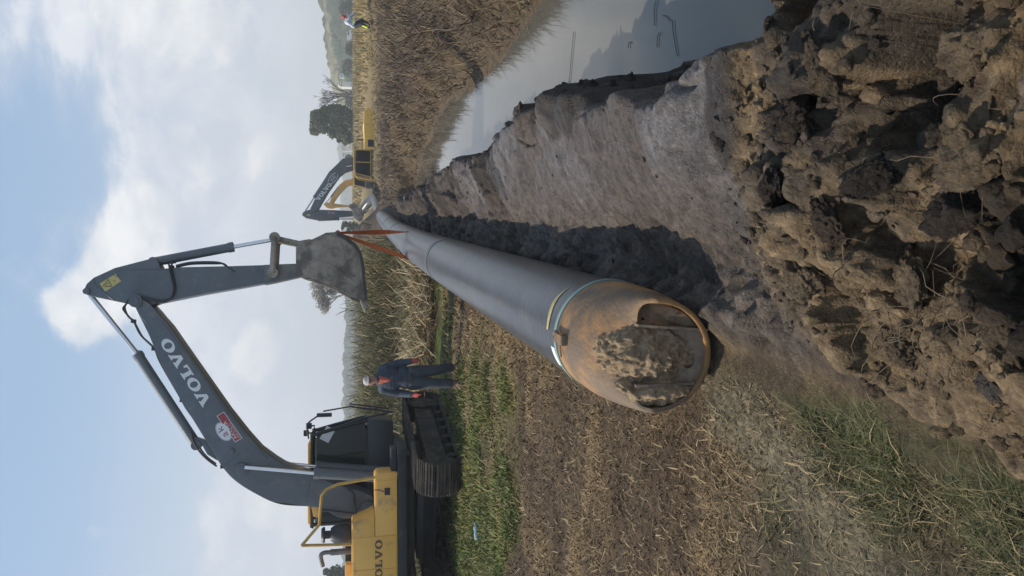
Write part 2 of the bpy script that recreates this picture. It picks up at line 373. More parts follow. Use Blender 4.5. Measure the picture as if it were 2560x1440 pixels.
    slick = sm(fbm(x * .55, y * .75, 67, 2) + .20, -.08, .10) * sm(y, 13, 8.5) * sm(w, 1.0, .72) * sm(w, .05, .30)
    f1, f2, idv = worley(x * 5 + fbm(x * 4, y * 4, 70, 2), y * 5, 68)
    roughlump = (1 - slick) * (.07 * (.6 - f1) + .035 * fbm(x * 9, y * 9, 69, 4))
    z = lerp(z, hump + lumpsY * .5 * (1 - .3 * slick) + streak * 1.6 * slick + roughlump * 1.3 + (.16 * (blki - .5) * sm(blk2 - blk1, .02, .16) - .06 * sm(blk2 - blk1, .10, .0)) * (.18 + .82 * (1 - slick)), strip)
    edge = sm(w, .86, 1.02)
    greyc = lerp(lin((.096, .078, .068))[None], lin((.150, .138, .135))[None], np.clip(.5 + 1.3 * fbm(x * 1.1, y * 1.6, 71, 4), 0, 1)[:, None])
    browc = lin((.062, .045, .032))[None] * (1 + .8 * fbm(x * 6, y * 6, 72, 3))[:, None]
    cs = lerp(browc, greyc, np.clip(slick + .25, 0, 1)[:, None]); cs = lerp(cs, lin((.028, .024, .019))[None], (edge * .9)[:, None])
    dk = sm(fbm(x * 1.3, y * 1.3, 73, 4), .06, .22)
    cs = lerp(cs, lin((.032, .026, .021))[None], (dk * .8)[:, None])
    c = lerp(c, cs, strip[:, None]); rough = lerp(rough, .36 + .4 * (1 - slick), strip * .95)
    # --- beside the pipe end: lowered trough tinted darker, with grey pats
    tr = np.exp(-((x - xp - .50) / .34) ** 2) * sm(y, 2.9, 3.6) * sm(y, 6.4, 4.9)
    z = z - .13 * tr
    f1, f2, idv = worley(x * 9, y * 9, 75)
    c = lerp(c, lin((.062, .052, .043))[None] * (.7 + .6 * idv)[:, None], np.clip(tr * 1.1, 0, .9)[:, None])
    rg = strip * sm(x - xp, 1.15, .55) * sm(y, 30, 20)
    z = z + rg * (.055 * (.55 - f1) + .05 * fbm(x * 5, y * 5, 76, 4, .6) + .02 * fbm(x * 18, y * 18, 77, 3))
    c = lerp(c, lin((.105, .084, .068))[None] * (.6 + .8 * idv)[:, None], (rg * .8 * np.clip(.6 + 2 * fbm(x * 1.5, y * 1.5, 78, 3), 0, 1))[:, None]); rough = lerp(rough, .8, rg)
    # --- right bank and the heap at the end of the ditch
    dr = -din
    rb = (~leftside) | (din > 0)
    bank = WATER + 1.0 * sm(dr, -.1, 1.35) + .24 * sm(dr, 1.0, 7) + .30 * sm(dr, 6, 15)
    bank = bank - .50 * sm(y, 29, 36) * sm(x, 17, 11) * sm(dr, .5, 2.5)
    bl = .30 * fbm(x * .55, y * .55, 81, 4) * sm(dr, .2, 2.5) + .26 * fbm(x * 2.2, y * 2.2, 82, 4, .6) * sm(dr, .0, .8) + .10 * fbm(x * 6, y * 6, 83, 4, .6) * sm(dr, -.05, .2)
    bank = bank + bl * sm(y, 90, 40)
    # working trench behind the heap, where the far machines stand
    dep = sm(x, 2.5, 5.5) * sm(x, 21, 16) * sm(y, 49, 53) * sm(y, 100, 92)
    bank = lerp(bank, -1.1 + .1 * fbm(x, y, 84, 2), dep)
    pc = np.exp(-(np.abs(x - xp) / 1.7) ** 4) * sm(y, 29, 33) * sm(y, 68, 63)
    bank = lerp(bank, np.where(y > 46, pipe_z(y) - PIPE_R + .02, np.minimum(bank, pipe_z(y) - PIPE_R - .05)), pc)
    lmix = sm(x - xp, -2.5, -.6) 
    z2 = np.where(rb, bank, z)
    far_left = (y >= 31.0) & (x < nearx)
    z = np.where(far_left, lerp(z, bank, lmix), z2)
    bcol = lerp(lin((.055, .040, .028))[None], lin((.135, .096, .057))[None], np.clip(.5 + 1.2 * fbm(x * .8, y * .8, 85, 4), 0, 1)[:, None])
    bcol = lerp(bcol, lin((.062, .046, .040))[None], (sm(fbm(x * .5, y * .5, 86, 3), .08, .28) * .8)[:, None])
    fieldc = lerp(lin((.26, .195, .092))[None], lin((.20, .165, .08))[None], np.clip(.5 + fbm(x * .15, y * .15, 87, 3), 0, 1)[:, None])
    bcol = lerp(bcol, fieldc, sm(dr, 9, 16)[:, None])
    bcol = lerp(bcol, lin((.050, .037, .027))[None], dep[:, None])
    bcol = lerp(bcol, lin((.13, .098, .058))[None], (sm(dr, 1.0, .3) * .6)[:, None])
    mixb = np.where(far_left, lmix, rb.astype(float))
    c = lerp(c, bcol, mixb[:, None]); rough = lerp(rough, .9, mixb)
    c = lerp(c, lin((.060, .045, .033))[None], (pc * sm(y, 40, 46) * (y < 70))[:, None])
    # soil heap left of the far pipe end
    hp = np.exp(-((x - 3.1) / 1.6) ** 2 - ((y - 46) / 5) ** 2)
    z = z + hp * (1.75 + .5 * fbm(x * .8, y * .8, 88, 3)); c = lerp(c, lin((.090, .068, .054))[None], np.clip(hp * 1.4, 0, 1)[:, None])
    # --- inside the ditch
    bed = WATER - .05 - .55 * sm(din, 0, .8)
    z = np.where(din > 0, np.minimum(z, lerp(WATER + .02, bed, sm(din, 0, .12))), z)
    # steep near bank below the crest
    nb = leftside & (din <= 0)
    drop = sm(dr, .0, .30)
    z = np.where(nb & (dr < .32), lerp(WATER - .03, z, drop) + .03 * fbm(x * 8, y * 8, 89, 3), z)
    # --- mound of dug clods the photographer stands on
    sdm = poly_sd(x, y, MOUND) + .10 * fbm(x * 2.2, y * 2.2, 91, 3)
    mm = sm(sdm, -.03, .05)
    f1, f2, i1 = worley(x * 2.6 + .35 * fbm(x * 3, y * 3, 96, 2), y * 2.6 + .35 * fbm(x * 3, y * 3, 97, 2), 92)
    g1, g2, i2 = worley(x * 6.5 + .3 * fbm(x * 7, y * 7, 98, 2), y * 6.5, 93)
    h1, h2, i3 = worley(x * 19, y * 19, 94)
    wx, wy = x + .14 * fbm(x * 2.5, y * 2.5, 106, 2), y + .14 * fbm(x * 2.5, y * 2.5, 107, 2)
    lump = .26 * slabs(wx * 2.3, wy * 2.3, 110, .75) + .10 * slabs(wx * 5.5, wy * 5.5, 111, .8) + .02 * slabs(wx * 14, wy * 14, 112, .6) + .06 * (np.minimum(f2 - f1, .22) / .22 - .5) + .06 * fbm(x * 3, y * 3, 105, 3) + .045 * (np.minimum(g2 - g1, .3) / .3 - .5) * .6 + .010 * (i3 - h1)
    lump = lump + .03 * fbm(x * 8, y * 8, 95, 5, .55)
    for (qx, qy, qr, qa) in PITS: lump = lump - qa * np.exp(-((x - qx) ** 2 + ((y - qy) * 1.2) ** 2) / qr ** 2)
    lump = lump + .008 * fbm(x * 20, y * 20, 99, 4, .6) + .012 * (np.minimum(worley(x * 34, y * 34, 100)[0], .6) - .3)
    mz = .10 + .36 * sm(sdm, .0, .75) + lump * sm(sdm, -.02, .22)
    z = lerp(z, np.maximum(mz, z - .05), mm)
    tan = sm(fbm(x * 1.4, y * 1.4, 101, 3) + .35 * (i1 - .5) + .25 * sm(-x, -.6, .4), -.08, .25)
    mc = lerp(lin((.036, .025, .015))[None], lin((.200, .142, .080))[None], (tan * (.55 + .45 * i2))[:, None])
    mc = lerp(mc, lin((.075, .060, .046))[None], (sm(fbm(x * 1.9, y * 1.9, 103, 3), .16, .30) * .7)[:, None])
    mc = mc * (.78 + .5 * i3)[:, None]
    c = lerp(c, mc, mm[:, None]); rough = lerp(rough, .85 - .15 * i2, mm)
    return z, np.concatenate([np.clip(c, .008, .8), np.clip(rough, .25, 1)[:, None]], 1)

ys = [.35]
while ys[-1] < 2600:
    y0 = ys[-1]; ys.append(y0 + (max(.0125, .0036 * y0) if y0 < 34 else .0036 * y0 + (y0 - 34) * .012))
ys = np.array(ys); NC = 820
t = np.linspace(-1, 1, NC); t = np.sign(t) * (np.abs(t) * .62 + .38 * np.abs(t) ** 2.4)
X = (t[None, :] * (2.4 + .85 * ys)[:, None]); Y = np.repeat(ys[:, None], NC, 1)
xs, yf = X.ravel(), Y.ravel()
Z, CC = ground_fn(xs, yf)
R_ = len(ys); idx = np.arange(R_ * NC).reshape(R_, NC)
Q = np.stack([idx[:-1, :-1], idx[:-1, 1:], idx[1:, 1:], idx[1:, :-1]], -1).reshape(-1, 4)
GV = np.stack([xs, yf, Z], 1)
# round off and crumble the near mud in all three directions (broken faces, not only heights)
Zg = GV[:, 2].reshape(R_, NC); mk = (sm(poly_sd(xs, yf, MOUND), -.12, .02) * (yf < 4.2)).reshape(R_, NC)
for _ in range(3):
    b_ = Zg.copy(); b_[1:-1, 1:-1] = (Zg[1:-1, 1:-1] * 4 + Zg[:-2, 1:-1] + Zg[2:, 1:-1] + Zg[1:-1, :-2] + Zg[1:-1, 2:]) / 8; Zg = lerp(Zg, b_, mk)
GV[:, 2] = Zg.ravel()
near_m = np.where((mk.ravel() > .02) | ((yf < 9) & (xs > pipe_x(yf) + .1) & (xs < np.interp(yf, DN_Y, DN_X) + .4)))[0]
for sc_, am_, oc_ in ((7.0, .050, 3), (24.0, .020, 4)):
    gx_ = np.gradient(GV[:, 2].reshape(R_, NC), axis=1) / np.maximum(np.gradient(X, axis=1), 1e-4); gy_ = np.gradient(GV[:, 2].reshape(R_, NC), axis=0) / np.maximum(np.gradient(Y, axis=0), 1e-4)
    nn = np.stack([-np.clip(gx_, -4, 4).ravel()[near_m], -np.clip(gy_, -4, 4).ravel()[near_m], np.ones(len(near_m))], 1); nn /= np.linalg.norm(nn, axis=1)[:, None]
    k_ = np.where(mk.ravel()[near_m] > .02, mk.ravel()[near_m], .13)
    GV[near_m] += nn * (am_ * k_ * fbm3(GV[near_m] * sc_, 700, oc_, .58))[:, None]
gm = np_mesh('ground', GV, [(4, Q)], CC)
ground = link('ground', gm, attr_mat('ground_soil', scale=34, var=.42, bump=.8, bscale=75, wet=True))
tag(ground, 'muddy brown and dry grass ground with ditch banks and dug spoil', 'ground', kind='structure')
def gz(x, y):
    z, _ = ground_fn(np.atleast_1d(np.asarray(x, float)), np.atleast_1d(np.asarray(y, float))); return z if np.ndim(x) else float(z[0])

# water
wv = [(-0.5, -.5, WATER), (9, -.5, WATER), (9, 33, WATER), (-.5, 33, WATER)]
wme = bpy.data.meshes.new('water'); wme.from_pydata([(.9, -.5, WATER), (6.5, -.5, WATER), (6.5, 32.2, WATER), (2.2, 32.2, WATER)], [], [(0, 1, 2, 3)])
wm, n_, l_, p_ = new_mat('ditch_water')
p_.inputs['Base Color'].default_value = (.095, .090, .076, 1); p_.inputs['Roughness'].default_value = .05; p_.inputs['IOR'].default_value = 1.33
p_.inputs['Specular IOR Level'].default_value = .75
g_ = n_.new('ShaderNodeNewGeometry'); q_ = n_.new('ShaderNodeTexNoise'); l_.new(g_.outputs['Position'], q_.inputs['Vector']); q_.inputs['Scale'].default_value = 2.4; q_.inputs['Detail'].default_value = 5
b_ = n_.new('ShaderNodeBump'); b_.inputs['Strength'].default_value = .10; b_.inputs['Distance'].default_value = .012; l_.new(q_.outputs['Fac'], b_.inputs['Height']); l_.new(b_.outputs[0], p_.inputs['Normal'])
water = link('water', wme, wm); tag(water, 'still murky grey water filling the long ditch', 'water', kind='structure')

# ================================================================== loose clods, grass, reeds, straw
def blades(name, x, y, h, w, lean, cols, m, label, cat, z=None, az=None, curl=.5, kind='stuff', twist=None):
    n = len(x); z0 = gz(x, y) - .01 if z is None else z
    az = RNG.uniform(0, 2 * np.pi, n) if az is None else az
    tw = az + np.pi / 2 + RNG.uniform(-.7, .7, n) if twist is None else twist
    dx, dy = np.cos(az), np.sin(az); wx, wy = np.cos(tw) * w / 2, np.sin(tw) * w / 2
    def pt(f, k):
        a = lean * (1 + curl * f); r = h * f
        return np.stack([x + dx * np.sin(a) * r, y + dy * np.sin(a) * r, z0 + np.cos(a) * r], 1) + np.stack([wx, wy, wx * 0], 1) * k
    V = np.stack([pt(0, 1), pt(0, -1), pt(.55, .8), pt(.55, -.8), pt(1, .12), pt(1, -.12)], 1).reshape(-1, 3)
    b = np.arange(n)[:, None] * 6
    Qd = np.concatenate([b + np.array([[0, 1, 3, 2]]), b + np.array([[2, 3, 5, 4]])], 0)
    c = np.repeat(cols, 6, 0)
    o = link(name, np_mesh(name, V, [(4, Qd)], c, False), m); tag(o, label, cat, kind=kind); return o
def pick(cols, n, jit=.25):
    cs = np.array(cols)[RNG.integers(0, len(cols), n)]; return cs * RNG.uniform(1 - jit, 1 + jit, (n, 1))
GM = attr_mat('grass_blade', rough=.75, var=.12)
def fan(n, y0, y1, half=.45, p=1.0):
    y = y0 * (y1 / y0) ** (RNG.uniform(0, 1, n) ** p); x = RNG.uniform(-1, 1, n) * (half * y + .5); return x, y
# short grass left of the pipe, thinning on worn soil
x, y = fan(560000, 1.6, 17)
sdm = poly_sd(x, y, MOUND); keep = (x < pipe_x(y) - .1) & (sdm < -.02) & ~((y > 4.0) & (np.abs(x - pipe_x(y)) < .3)); x, y = x[keep], y[keep]
_, cc = ground_fn(x, y); cc = cc[:, :3]
gr = sm(cc[:, 1] / (cc[:, 0] + 1e-4), .80, 1.05)
dens = np.clip(.45 + gr * .8 + sm(cc.mean(1), .07, .14), 0, 1) * (1 - .75 * sm(y + .15 * x, 3.9, 3.0) * sm(-x, .95, 1.3)); dens = dens * (1 - .85 * np.exp(-((x + .62 - .35 * (y - 4)) / .22) ** 2) * sm(y, 5.2, 4.4)); keep = RNG.uniform(0, 1, len(x)) < dens; x, y, cc, gr = x[keep], y[keep], cc[keep], gr[keep]
n = len(x); hh = RNG.uniform(.02, .065, n) * (1 + .6 * gr) * (.8 + .05 * y); near = sm(y, 4.5, 2.0)
col = cc * RNG.uniform(.55, 1.55, (n, 1)) * np.array([[1.06, 1.0, .88]]); straw = RNG.uniform(0, 1, n) < .10 * (1 - .5 * gr); col[straw] = pick([(.30, .225, .125), (.24, .175, .095)], int(straw.sum()))
g = gr > .5
for nm, s_, lb in (('green_grass', g, 'short green grass growing beside the tracks and the mound'), ('dry_grass', ~g, 'short trampled dry brown grass covering the ground')):
    blades(nm, x[s_], y[s_], hh[s_] * np.where(straw[s_], 1.6, 1), (.0024 + .0013 * y[s_]) * RNG.uniform(.6, 1.3, s_.sum()), RNG.uniform(.5, 1.25, s_.sum()), col[s_], GM, lb, 'grass')
x, y = fan(150000, 8.6, 17, .5); keep = x < -.6; x, y = x[keep], y[keep]; _, cc = ground_fn(x, y); gr = cc[:, 1] / (cc[:, 0] + 1e-4)
keep = (gr > 1.0) & (RNG.uniform(0, 1, len(x)) < .9) & (np.hypot(x + 3.96, y - 12.3) > .28); x, y = x[keep], y[keep]; n = len(x)
blades('verge_grass', x, y, RNG.uniform(.04, .13, n), RNG.uniform(.010, .020, n), RNG.uniform(.35, 1.25, n), pick([(.080, .135, .028), (.110, .150, .038), (.19, .18, .065), (.065, .105, .024)], n), GM, 'green verge grass strip running in front of the near excavator', 'grass')
# long fine blades in the near right corner grass
x, y = fan(30000, 1.6, 3.9); k = poly_sd(x, y, MOUND); _, cc = ground_fn(x, y)
keep = (k < .0) & (x < -.35) & (cc[:, 1] > cc[:, 0] * .95); x, y = x[keep], y[keep]; n = len(x)
blades('tall_grass', x, y, RNG.uniform(.08, .2, n), RNG.uniform(.002, .004, n), RNG.uniform(.5, 1.35, n), pick([(.070, .082, .032), (.10, .105, .045), (.17, .14, .07), (.045, .055, .022)], n), GM, 'longer fine green grass at the foot of the clod mound', 'grass')
x = RNG.uniform(-.15, .75, 5000); y = RNG.uniform(.9, 1.62, 5000) + 0; x = x * .5 - .05
# straw and stalks lying about on the dry land
x, y = fan(420, 3.3, 16); keep = (x < pipe_x(y) - .45) & (poly_sd(x, y, MOUND) < -.05); x, y = x[keep], y[keep]; n = len(x)
blades('straw', x, y, RNG.uniform(.05, .2, n) * (.7 + .06 * y), RNG.uniform(.0022, .0045, n) + .0007 * y, RNG.uniform(1.25, 1.5, n), pick([(.30, .23, .13), (.23, .17, .095), (.16, .12, .07), (.36, .28, .17)], n), GM, 'loose pale straw stalks lying on the trampled ground', 'straw', z=gz(x, y) + .02, curl=.05)
# reed bed behind the pipe and the near machine
def reedbed(n, y0, y1, xlo, hi, cols, name, label, leafy):
    y = y0 + (y1 - y0) * RNG.uniform(0, 1, n) ** 1.5; x = RNG.uniform(xlo, 1, n) * 1.0
    lo = -.46 * y - 2; hi_x = pipe_x(y) - .7 - .25 * sm(y, 30, 20)
    x = lo + (hi_x - lo) * RNG.uniform(0, 1, n)
    cl = fbm(x * .55, y * .55, 201, 3); keep = (cl > -.30 + .15 * RNG.uniform(-1, 1, n)); x, y, cl = x[keep], y[keep], cl[keep]; n = len(x)
    cut = sm(y + 3.5 * fbm(x * .35, y * .0, 202, 3), 19.0, 25.5)
    top = lerp(.28, 1.0, cut) * (1 + .25 * cl)
    h = RNG.uniform(.65, 1.0, n) * hi * top * lerp(1.0, .80, sm(x, -1.0, 1.6) * sm(y, 24, 21))
    zz = gz(x, y) - .03
    lean = np.abs(RNG.normal(.06, .16, n)) + (1 - cut) * RNG.uniform(0, 1.3, n) + .25 * np.abs(fbm(x * .5, y * .5, 204, 2))
    col = pick(cols, n, .3); shade = np.clip(1 + .9 * cl, .45, 1.5); col = col * shade[:, None]; col = lerp(col, col * np.array([[1.1, .96, .85]]), sm(fbm(x * .4, y * .4, 205, 3), -.02, .2)[:, None])
    P = [x, y, h, RNG.uniform(.010, .018, n), lean, col, zz]
    az = RNG.uniform(0, 2 * np.pi, n)
    if leafy:
        xs_, ys_, hs, ws, ls, cs, zs, azs = [x], [y], [h], [P[3]], [lean], [col], [zz], [az]
        for k in range(3):
            f = RNG.uniform(.35, .95, n); r = h * f; a = lean * (1 + .5 * f)
            xs_.append(x + np.cos(az) * np.sin(a) * r); ys_.append(y + np.sin(az) * np.sin(a) * r); zs.append(zz + np.cos(a) * r)
            hs.append(RNG.uniform(.25, .6, n)); ws.append(RNG.uniform(.014, .026, n)); ls.append(RNG.uniform(.4, 1.3, n)); cs.append(col * RNG.uniform(.7, 1.5, (n, 1))); azs.append(RNG.uniform(0, 6.28, n))
        cat_ = np.concatenate
        return blades(name, cat_(xs_), cat_(ys_), cat_(hs), cat_(ws), cat_(ls), cat_(cs), GM, label, 'reeds', z=cat_(zs), az=cat_(azs))
    return blades(name, x, y, h, P[3], lean, col, GM, label, 'reeds', z=zz, az=az)
reedbed(17000, 19.0, 38, 0, 2.15, [(.085, .100, .036), (.115, .122, .052), (.15, .13, .065), (.070, .080, .032)], 'reeds', 'tall olive green reeds growing behind the pipe and the excavator', True)
reedbed(4800, 18.6, 36, 0, 2.2, [(.25, .19, .105), (.19, .145, .085), (.32, .26, .155), (.11, .085, .055)], 'dry_reeds', 'straw coloured dead reeds mixed into the green reed bed', True)
# broken pale reed stems lying at the foot of the bed, and straw-strewn banks
x = RNG.uniform(-3, 1.6, 2600); y = RNG.uniform(17.8, 24, 2600); keep = x < pipe_x(y) - .45; x, y = x[keep], y[keep]; n = len(x)
blades('broken_reeds', x, y, RNG.uniform(.4, 1.2, n), RNG.uniform(.014, .026, n), RNG.uniform(.9, 1.5, n), pick([(.44, .36, .22), (.36, .28, .16), (.24, .18, .11)], n), GM, 'broken pale reed stems lying flat along the edge of the reed bed', 'reeds', z=gz(x, y) + RNG.uniform(.02, .35, n), curl=.1)
y = 8 * (52 / 8) ** RNG.uniform(0, 1, 150000); x = RNG.uniform(2.6, 24, 150000)
fx = np.interp(y, DF_Y, DF_X); keep = ((x > fx + .05) | (y > 31.3)) & (x < .5 * y + 3) & (np.abs(x - pipe_x(y)) > .6) & (x > pipe_x(y)); x, y = x[keep], y[keep]; n = len(x)
_, cc = ground_fn(x, y); hf = RNG.uniform(.14, .62, n) * lerp(1, .38, sm(y, 27, 35)) * sm(np.where(y > 31.3, 3, x - np.interp(y, DF_Y, DF_X)), -.5, .5)
blades('bank_straw', x, y, hf, .006 + .0008 * y, np.clip(RNG.normal(1.0, .38, n), .1, 1.5), lerp(cc[:, :3] * 1.1, pick([(.30, .225, .13), (.22, .165, .10), (.11, .085, .06)], n), RNG.uniform(0, .85, n)[:, None]), GM, 'matted brown straw and roots covering the far ditch bank', 'straw', curl=.15)
y = 46 * (190 / 46) ** RNG.uniform(0, 1, 26000); x = RNG.uniform(.0, .52, 26000) * y + 4; zz = gz(x, y); keep = (zz > .3) & (x > pipe_x(y) + 1) & ((y > 96) | (x > 17)); x, y, zz = x[keep], y[keep], zz[keep]; n = len(x)
blades('field_grass', x, y, RNG.uniform(.3, .75, n), .01 + .0012 * y, RNG.uniform(.05, .5, n), pick([(.34, .26, .12), (.27, .20, .09), (.22, .19, .08), (.40, .31, .16)], n), GM, 'dry yellow grass of the field behind the far bank', 'grass', z=zz - .02)

# ---- clods
def clod_proto(seed, sub=5, rough=.35):
    bm = bmesh.new(); bmesh.ops.create_icosphere(bm, subdivisions=sub, radius=1.0); r = random.Random(seed)
    from mathutils import noise as mn
    off = Vector((r.uniform(-50, 50), r.uniform(-50, 50), r.uniform(-50, 50)))
    cuts = [(Vector((r.uniform(-1, 1), r.uniform(-1, 1), r.uniform(-1, 1))).normalized(), r.uniform(.45, .85)) for _ in range(7)]
    for v in bm.verts:
        p = v.co.copy()
        for nrm, d in cuts:
            k = p.dot(nrm)
            if k > d: p -= nrm * (k - d) * .9
        f = 1 + rough * mn.fractal(p * 1.1 + off, 1.0, 2.0, 3) * .9 + .20 * mn.fractal(p * 4.0 + off, .7, 2.0, 5) + .06 * mn.fractal(p * 15 + off, .6, 2.0, 3)
        v.co = p * f
    V = np.array([v.co[:] for v in bm.verts]); Fc = np.array([[q.index for q in f.verts] for f in bm.faces]); bm.free(); return V, Fc
PRO = [clod_proto(k) for k in range(7)]; PROL = [clod_proto(40 + k, 3) for k in range(6)]
CLM = attr_mat('clod_soil', var=.45, scale=30, bump=1.0, bscale=70, rough=.9)
def rotm():
    q = Matrix.Rotation(random.uniform(0, 6.28), 3, 'Z') @ Matrix.Rotation(random.uniform(-.6, .6), 3, 'X') @ Matrix.Rotation(random.uniform(-.6, .6), 3, 'Y'); return np.array(q)
TONES = [(.048, .034, .022), (.085, .062, .038), (.135, .100, .062), (.034, .025, .018), (.066, .056, .047)]
def clod_stuff(name, pts, sizes, tones, label):
    VV, FF, CX = [], [], []; k = 0
    for (px, py, pz_), s_, tn in zip(pts, sizes, tones):
        V, Fc = random.choice(PROL); V = (V * np.array([1, random.uniform(.7, 1.1), random.uniform(.5, .85)])) @ rotm().T * s_ + np.array([px, py, pz_])
        VV.append(V); FF.append(Fc + k); k += len(V); CX.append(np.repeat(np.array([tn]) * random.uniform(.75, 1.3), len(V), 0))
    o = link(name, np_mesh(name, np.concatenate(VV), [(3, np.concatenate(FF))], np.concatenate(CX)), CLM); return tag(o, label, 'mud', kind='stuff')
px_ = RNG.uniform(-.9, 2.3, 9000); py_ = 1.0 + 2.5 * RNG.uniform(0, 1, 9000)
keep = poly_sd(px_, py_, MOUND) > -.06; px_, py_ = px_[keep][:2400], py_[keep][:2400]; pz_ = gz(px_, py_)
sz = np.clip(RNG.lognormal(-4.6, .7, len(px_)), .004, .06)
_, cc = ground_fn(px_, py_)
clod_stuff('mud_crumbs', list(zip(px_, py_, pz_ + sz * .3)), sz, [tuple(c[:3]) for c in cc], 'small crumbs of dug soil scattered over the mound')
px_ = RNG.uniform(-.2, 2.2, 2600); py_ = RNG.uniform(3.2, 17, 2600); nx_ = np.interp(py_, DN_Y, DN_X)
keep = (px_ > pipe_x(py_) + .3) & (px_ < nx_ - .02); px_, py_ = px_[keep], py_[keep]; m_ = RNG.uniform(0, 1, len(px_)) < .10 + .9 * (px_ > nx_[keep] - .25) + .25 * (py_ > 8); px_, py_ = px_[m_], py_[m_]
sz = np.clip(RNG.lognormal(-3.6, .6, len(px_)), .008, .055) * np.where(np.interp(py_, DN_Y, DN_X) - px_ < .28, 1.2, .4); _, cc = ground_fn(px_, py_)
clod_stuff('ditch_bank_lumps', list(zip(px_, py_, gz(px_, py_) + sz * .2)), sz, [tuple(c[:3]) for c in cc], 'dark wet lumps of mud along the ditch edge and spoil strip')
BIG = [  # image x, image y, size, tone
    (1900, 620, .17, 2), (1960, 690, .14, 2), (1895, 700, .10, 1), (2010, 760, .12, 2), (2090, 560, .13, 0), (2180, 700, .15, 2), (2330, 760, .17, 2), (2420, 690, .14, 1), (2270, 860, .12, 1),
    (1990, 470, .13, 3), (2060, 300, .15, 0), (2150, 180, .14, 1), (2290, 250, .17, 0), (2400, 330, .15, 1), (2350, 120, .13, 2), (2480, 130, .15, 2), (2520, 400, .13, 2), (2250, 440, .12, 3), (1950, 330, .10, 0),
    (2430, 520, .16, 3), (2530, 620, .14, 1), (2500, 830, .12, 1), (2200, 960, .09, 2), (2100, 870, .09, 2), (2370, 960, .09, 4), (2050, 120, .12, 4)]
WHERE = ['beside the pull head', 'by the trough', 'at the mound edge', 'on the mound slope']
LBL = ['pale crumbly clod at the mound tip nearest the smeared mud', 'pale lump just below the mound tip', 'small lump at the mound edge facing the pull head', 'crumbly tan clod above the tangle of roots', 'brown clod beside the dark hollow of the mound',
       'tan clod lying under the bare roots', 'large ochre lump close to the green grass patch', 'brown clod between the ochre lump and the dark hollow', 'lump on the mound slope by the roots', 'dark clod at the edge of the smeared mud slab',
       'big brown clod near the water corner of the mound', 'brown clod topmost at the ditch corner', 'largest dark slab on the upper mound', 'broken lump with fine roots under it', 'pale rounded lump at the mound crest', 'pale clod at the outer crest edge',
       'tan lump at the near edge of the crest', 'dark clod in the middle of the mound', 'small brown clod against the smooth grey mud', 'very dark slab near the camera foot', 'brown lump at the near edge below the dark slab', 'lump at the near edge beside the ochre clod',
       'small tan lump where the mound meets grass', 'small tan lump below the pull head', 'greyish lump on the mound beside green grass', 'grey clod where mound meets the ditch']
for (ix, iy, s_, tn), lb in zip(BIG, LBL):
    g0 = at_z(ix, iy, .4); V, Fc = random.choice(PRO)
    s_ *= .62; V = (V * np.array([1.15, random.uniform(.8, 1.1), random.uniform(.55, .75)])) @ rotm().T * s_
    o = link('mud_clod', np_mesh('mud_clod', V, [(3, Fc)], np.repeat(np.array([TONES[tn]]), len(V), 0)), CLM)
    o.location = (g0.x, g0.y, gz(g0.x, g0.y) - s_ * .12); tag(o, lb, 'mud clod', group='big clods on the dug mound')
# dead roots sticking out of the mound
rt = MB()
for k in range(90):
    if k < 64: p = at_z(random.gauss(2170, 90), random.gauss(790, 70), .45)
    else: p = at_z(random.uniform(1900, 2540), random.uniform(40, 1000), .45)
    z0 = gz(p.x, p.y); a = random.uniform(0, 6.28); ln = random.uniform(.06, .26); up = random.uniform(-.02, .08)
    pts = [Vector((p.x, p.y, z0 - .01))]
    for j in range(5):
        a += random.gauss(0, .45); q = pts[-1] + Vector((math.cos(a), math.sin(a), 0)) * ln / 5; q.z = max(gz(q.x, q.y) + .004, pts[-1].z + up * (.5 - j * .22)) ; pts.append(q)
    r = random.uniform(.0010, .0026); rt.tube(pts, [r * (1 - .13 * j) for j in range(6)], 5)
o = rt.build('dead_roots', mat('root', (.115, .085, .05), .8, var=.3)); tag(o, 'thin pale dead roots tangled over the dug mound', 'roots', kind='stuff')
# twigs afloat on the water
TW = [('long thin reed floating near the top corner of the water', (1640, 0), (1636, 64)), ('long thin stalk lying from water to the mud edge', (1680, 50), (1693, 140)), ('thin reed crossing the widest water', (1434, 80), (1420, 270)),
      ('short dark twig alone in the middle of the water', (1570, 120), (1578, 106)), ('bent short twig by the mud corner', (1655, 40), (1674, 52)), ('faint short stalk beside the long reed', (1650, 80), (1642, 118))]
for lb, a_, b_p in TW:
    a3, b3 = at_z(*a_, WATER + .012), at_z(*b_p, WATER + .010); mid = (a3 + b3) / 2 + Vector((.03, .02, 0)); o = MB().tube(curve_pts([a3 - mid, Vector((0, 0, 0)), b3 - mid], 5), .0035, 6).build('floating_twig', mat('wet_twig', (.045, .038, .028), .5)); o.location = mid
    tag(o, lb, 'twig', group='twigs afloat on the ditch')
# ================================================================== the pipe
PMAT = mat('pipe_coating', (.056, .058, .063), .31, var=.25, scale=3.2, col2=(.115, .094, .074), amt2=.55, scale2=2.8, bump=.22, bscale=14, thr=.54, low=(-.05, .60))
RUST = mat('rusty_steel', (.31, .165, .062), .66, var=.25, scale=7, col2=(.120, .090, .062), amt2=.9, scale2=2.0, bump=.35, bscale=40, thr=.432)
PALE = mat('dry_mud_crust', (.265, .190, .115), .95, var=.35, scale=14, bump=.9, bscale=35)
pipe = empty('pipeline', (0, 0, 0)); tag(pipe, 'long grey coated steel pipeline with rusty pull head, lifted by an orange sling', 'pipe')
def pctr(y): return Vector((float(pipe_x(y)), y, float(pipe_z(y))))
yy = list(np.arange(4.76, 62.1, .5)); cp = [pctr(v) for v in yy]
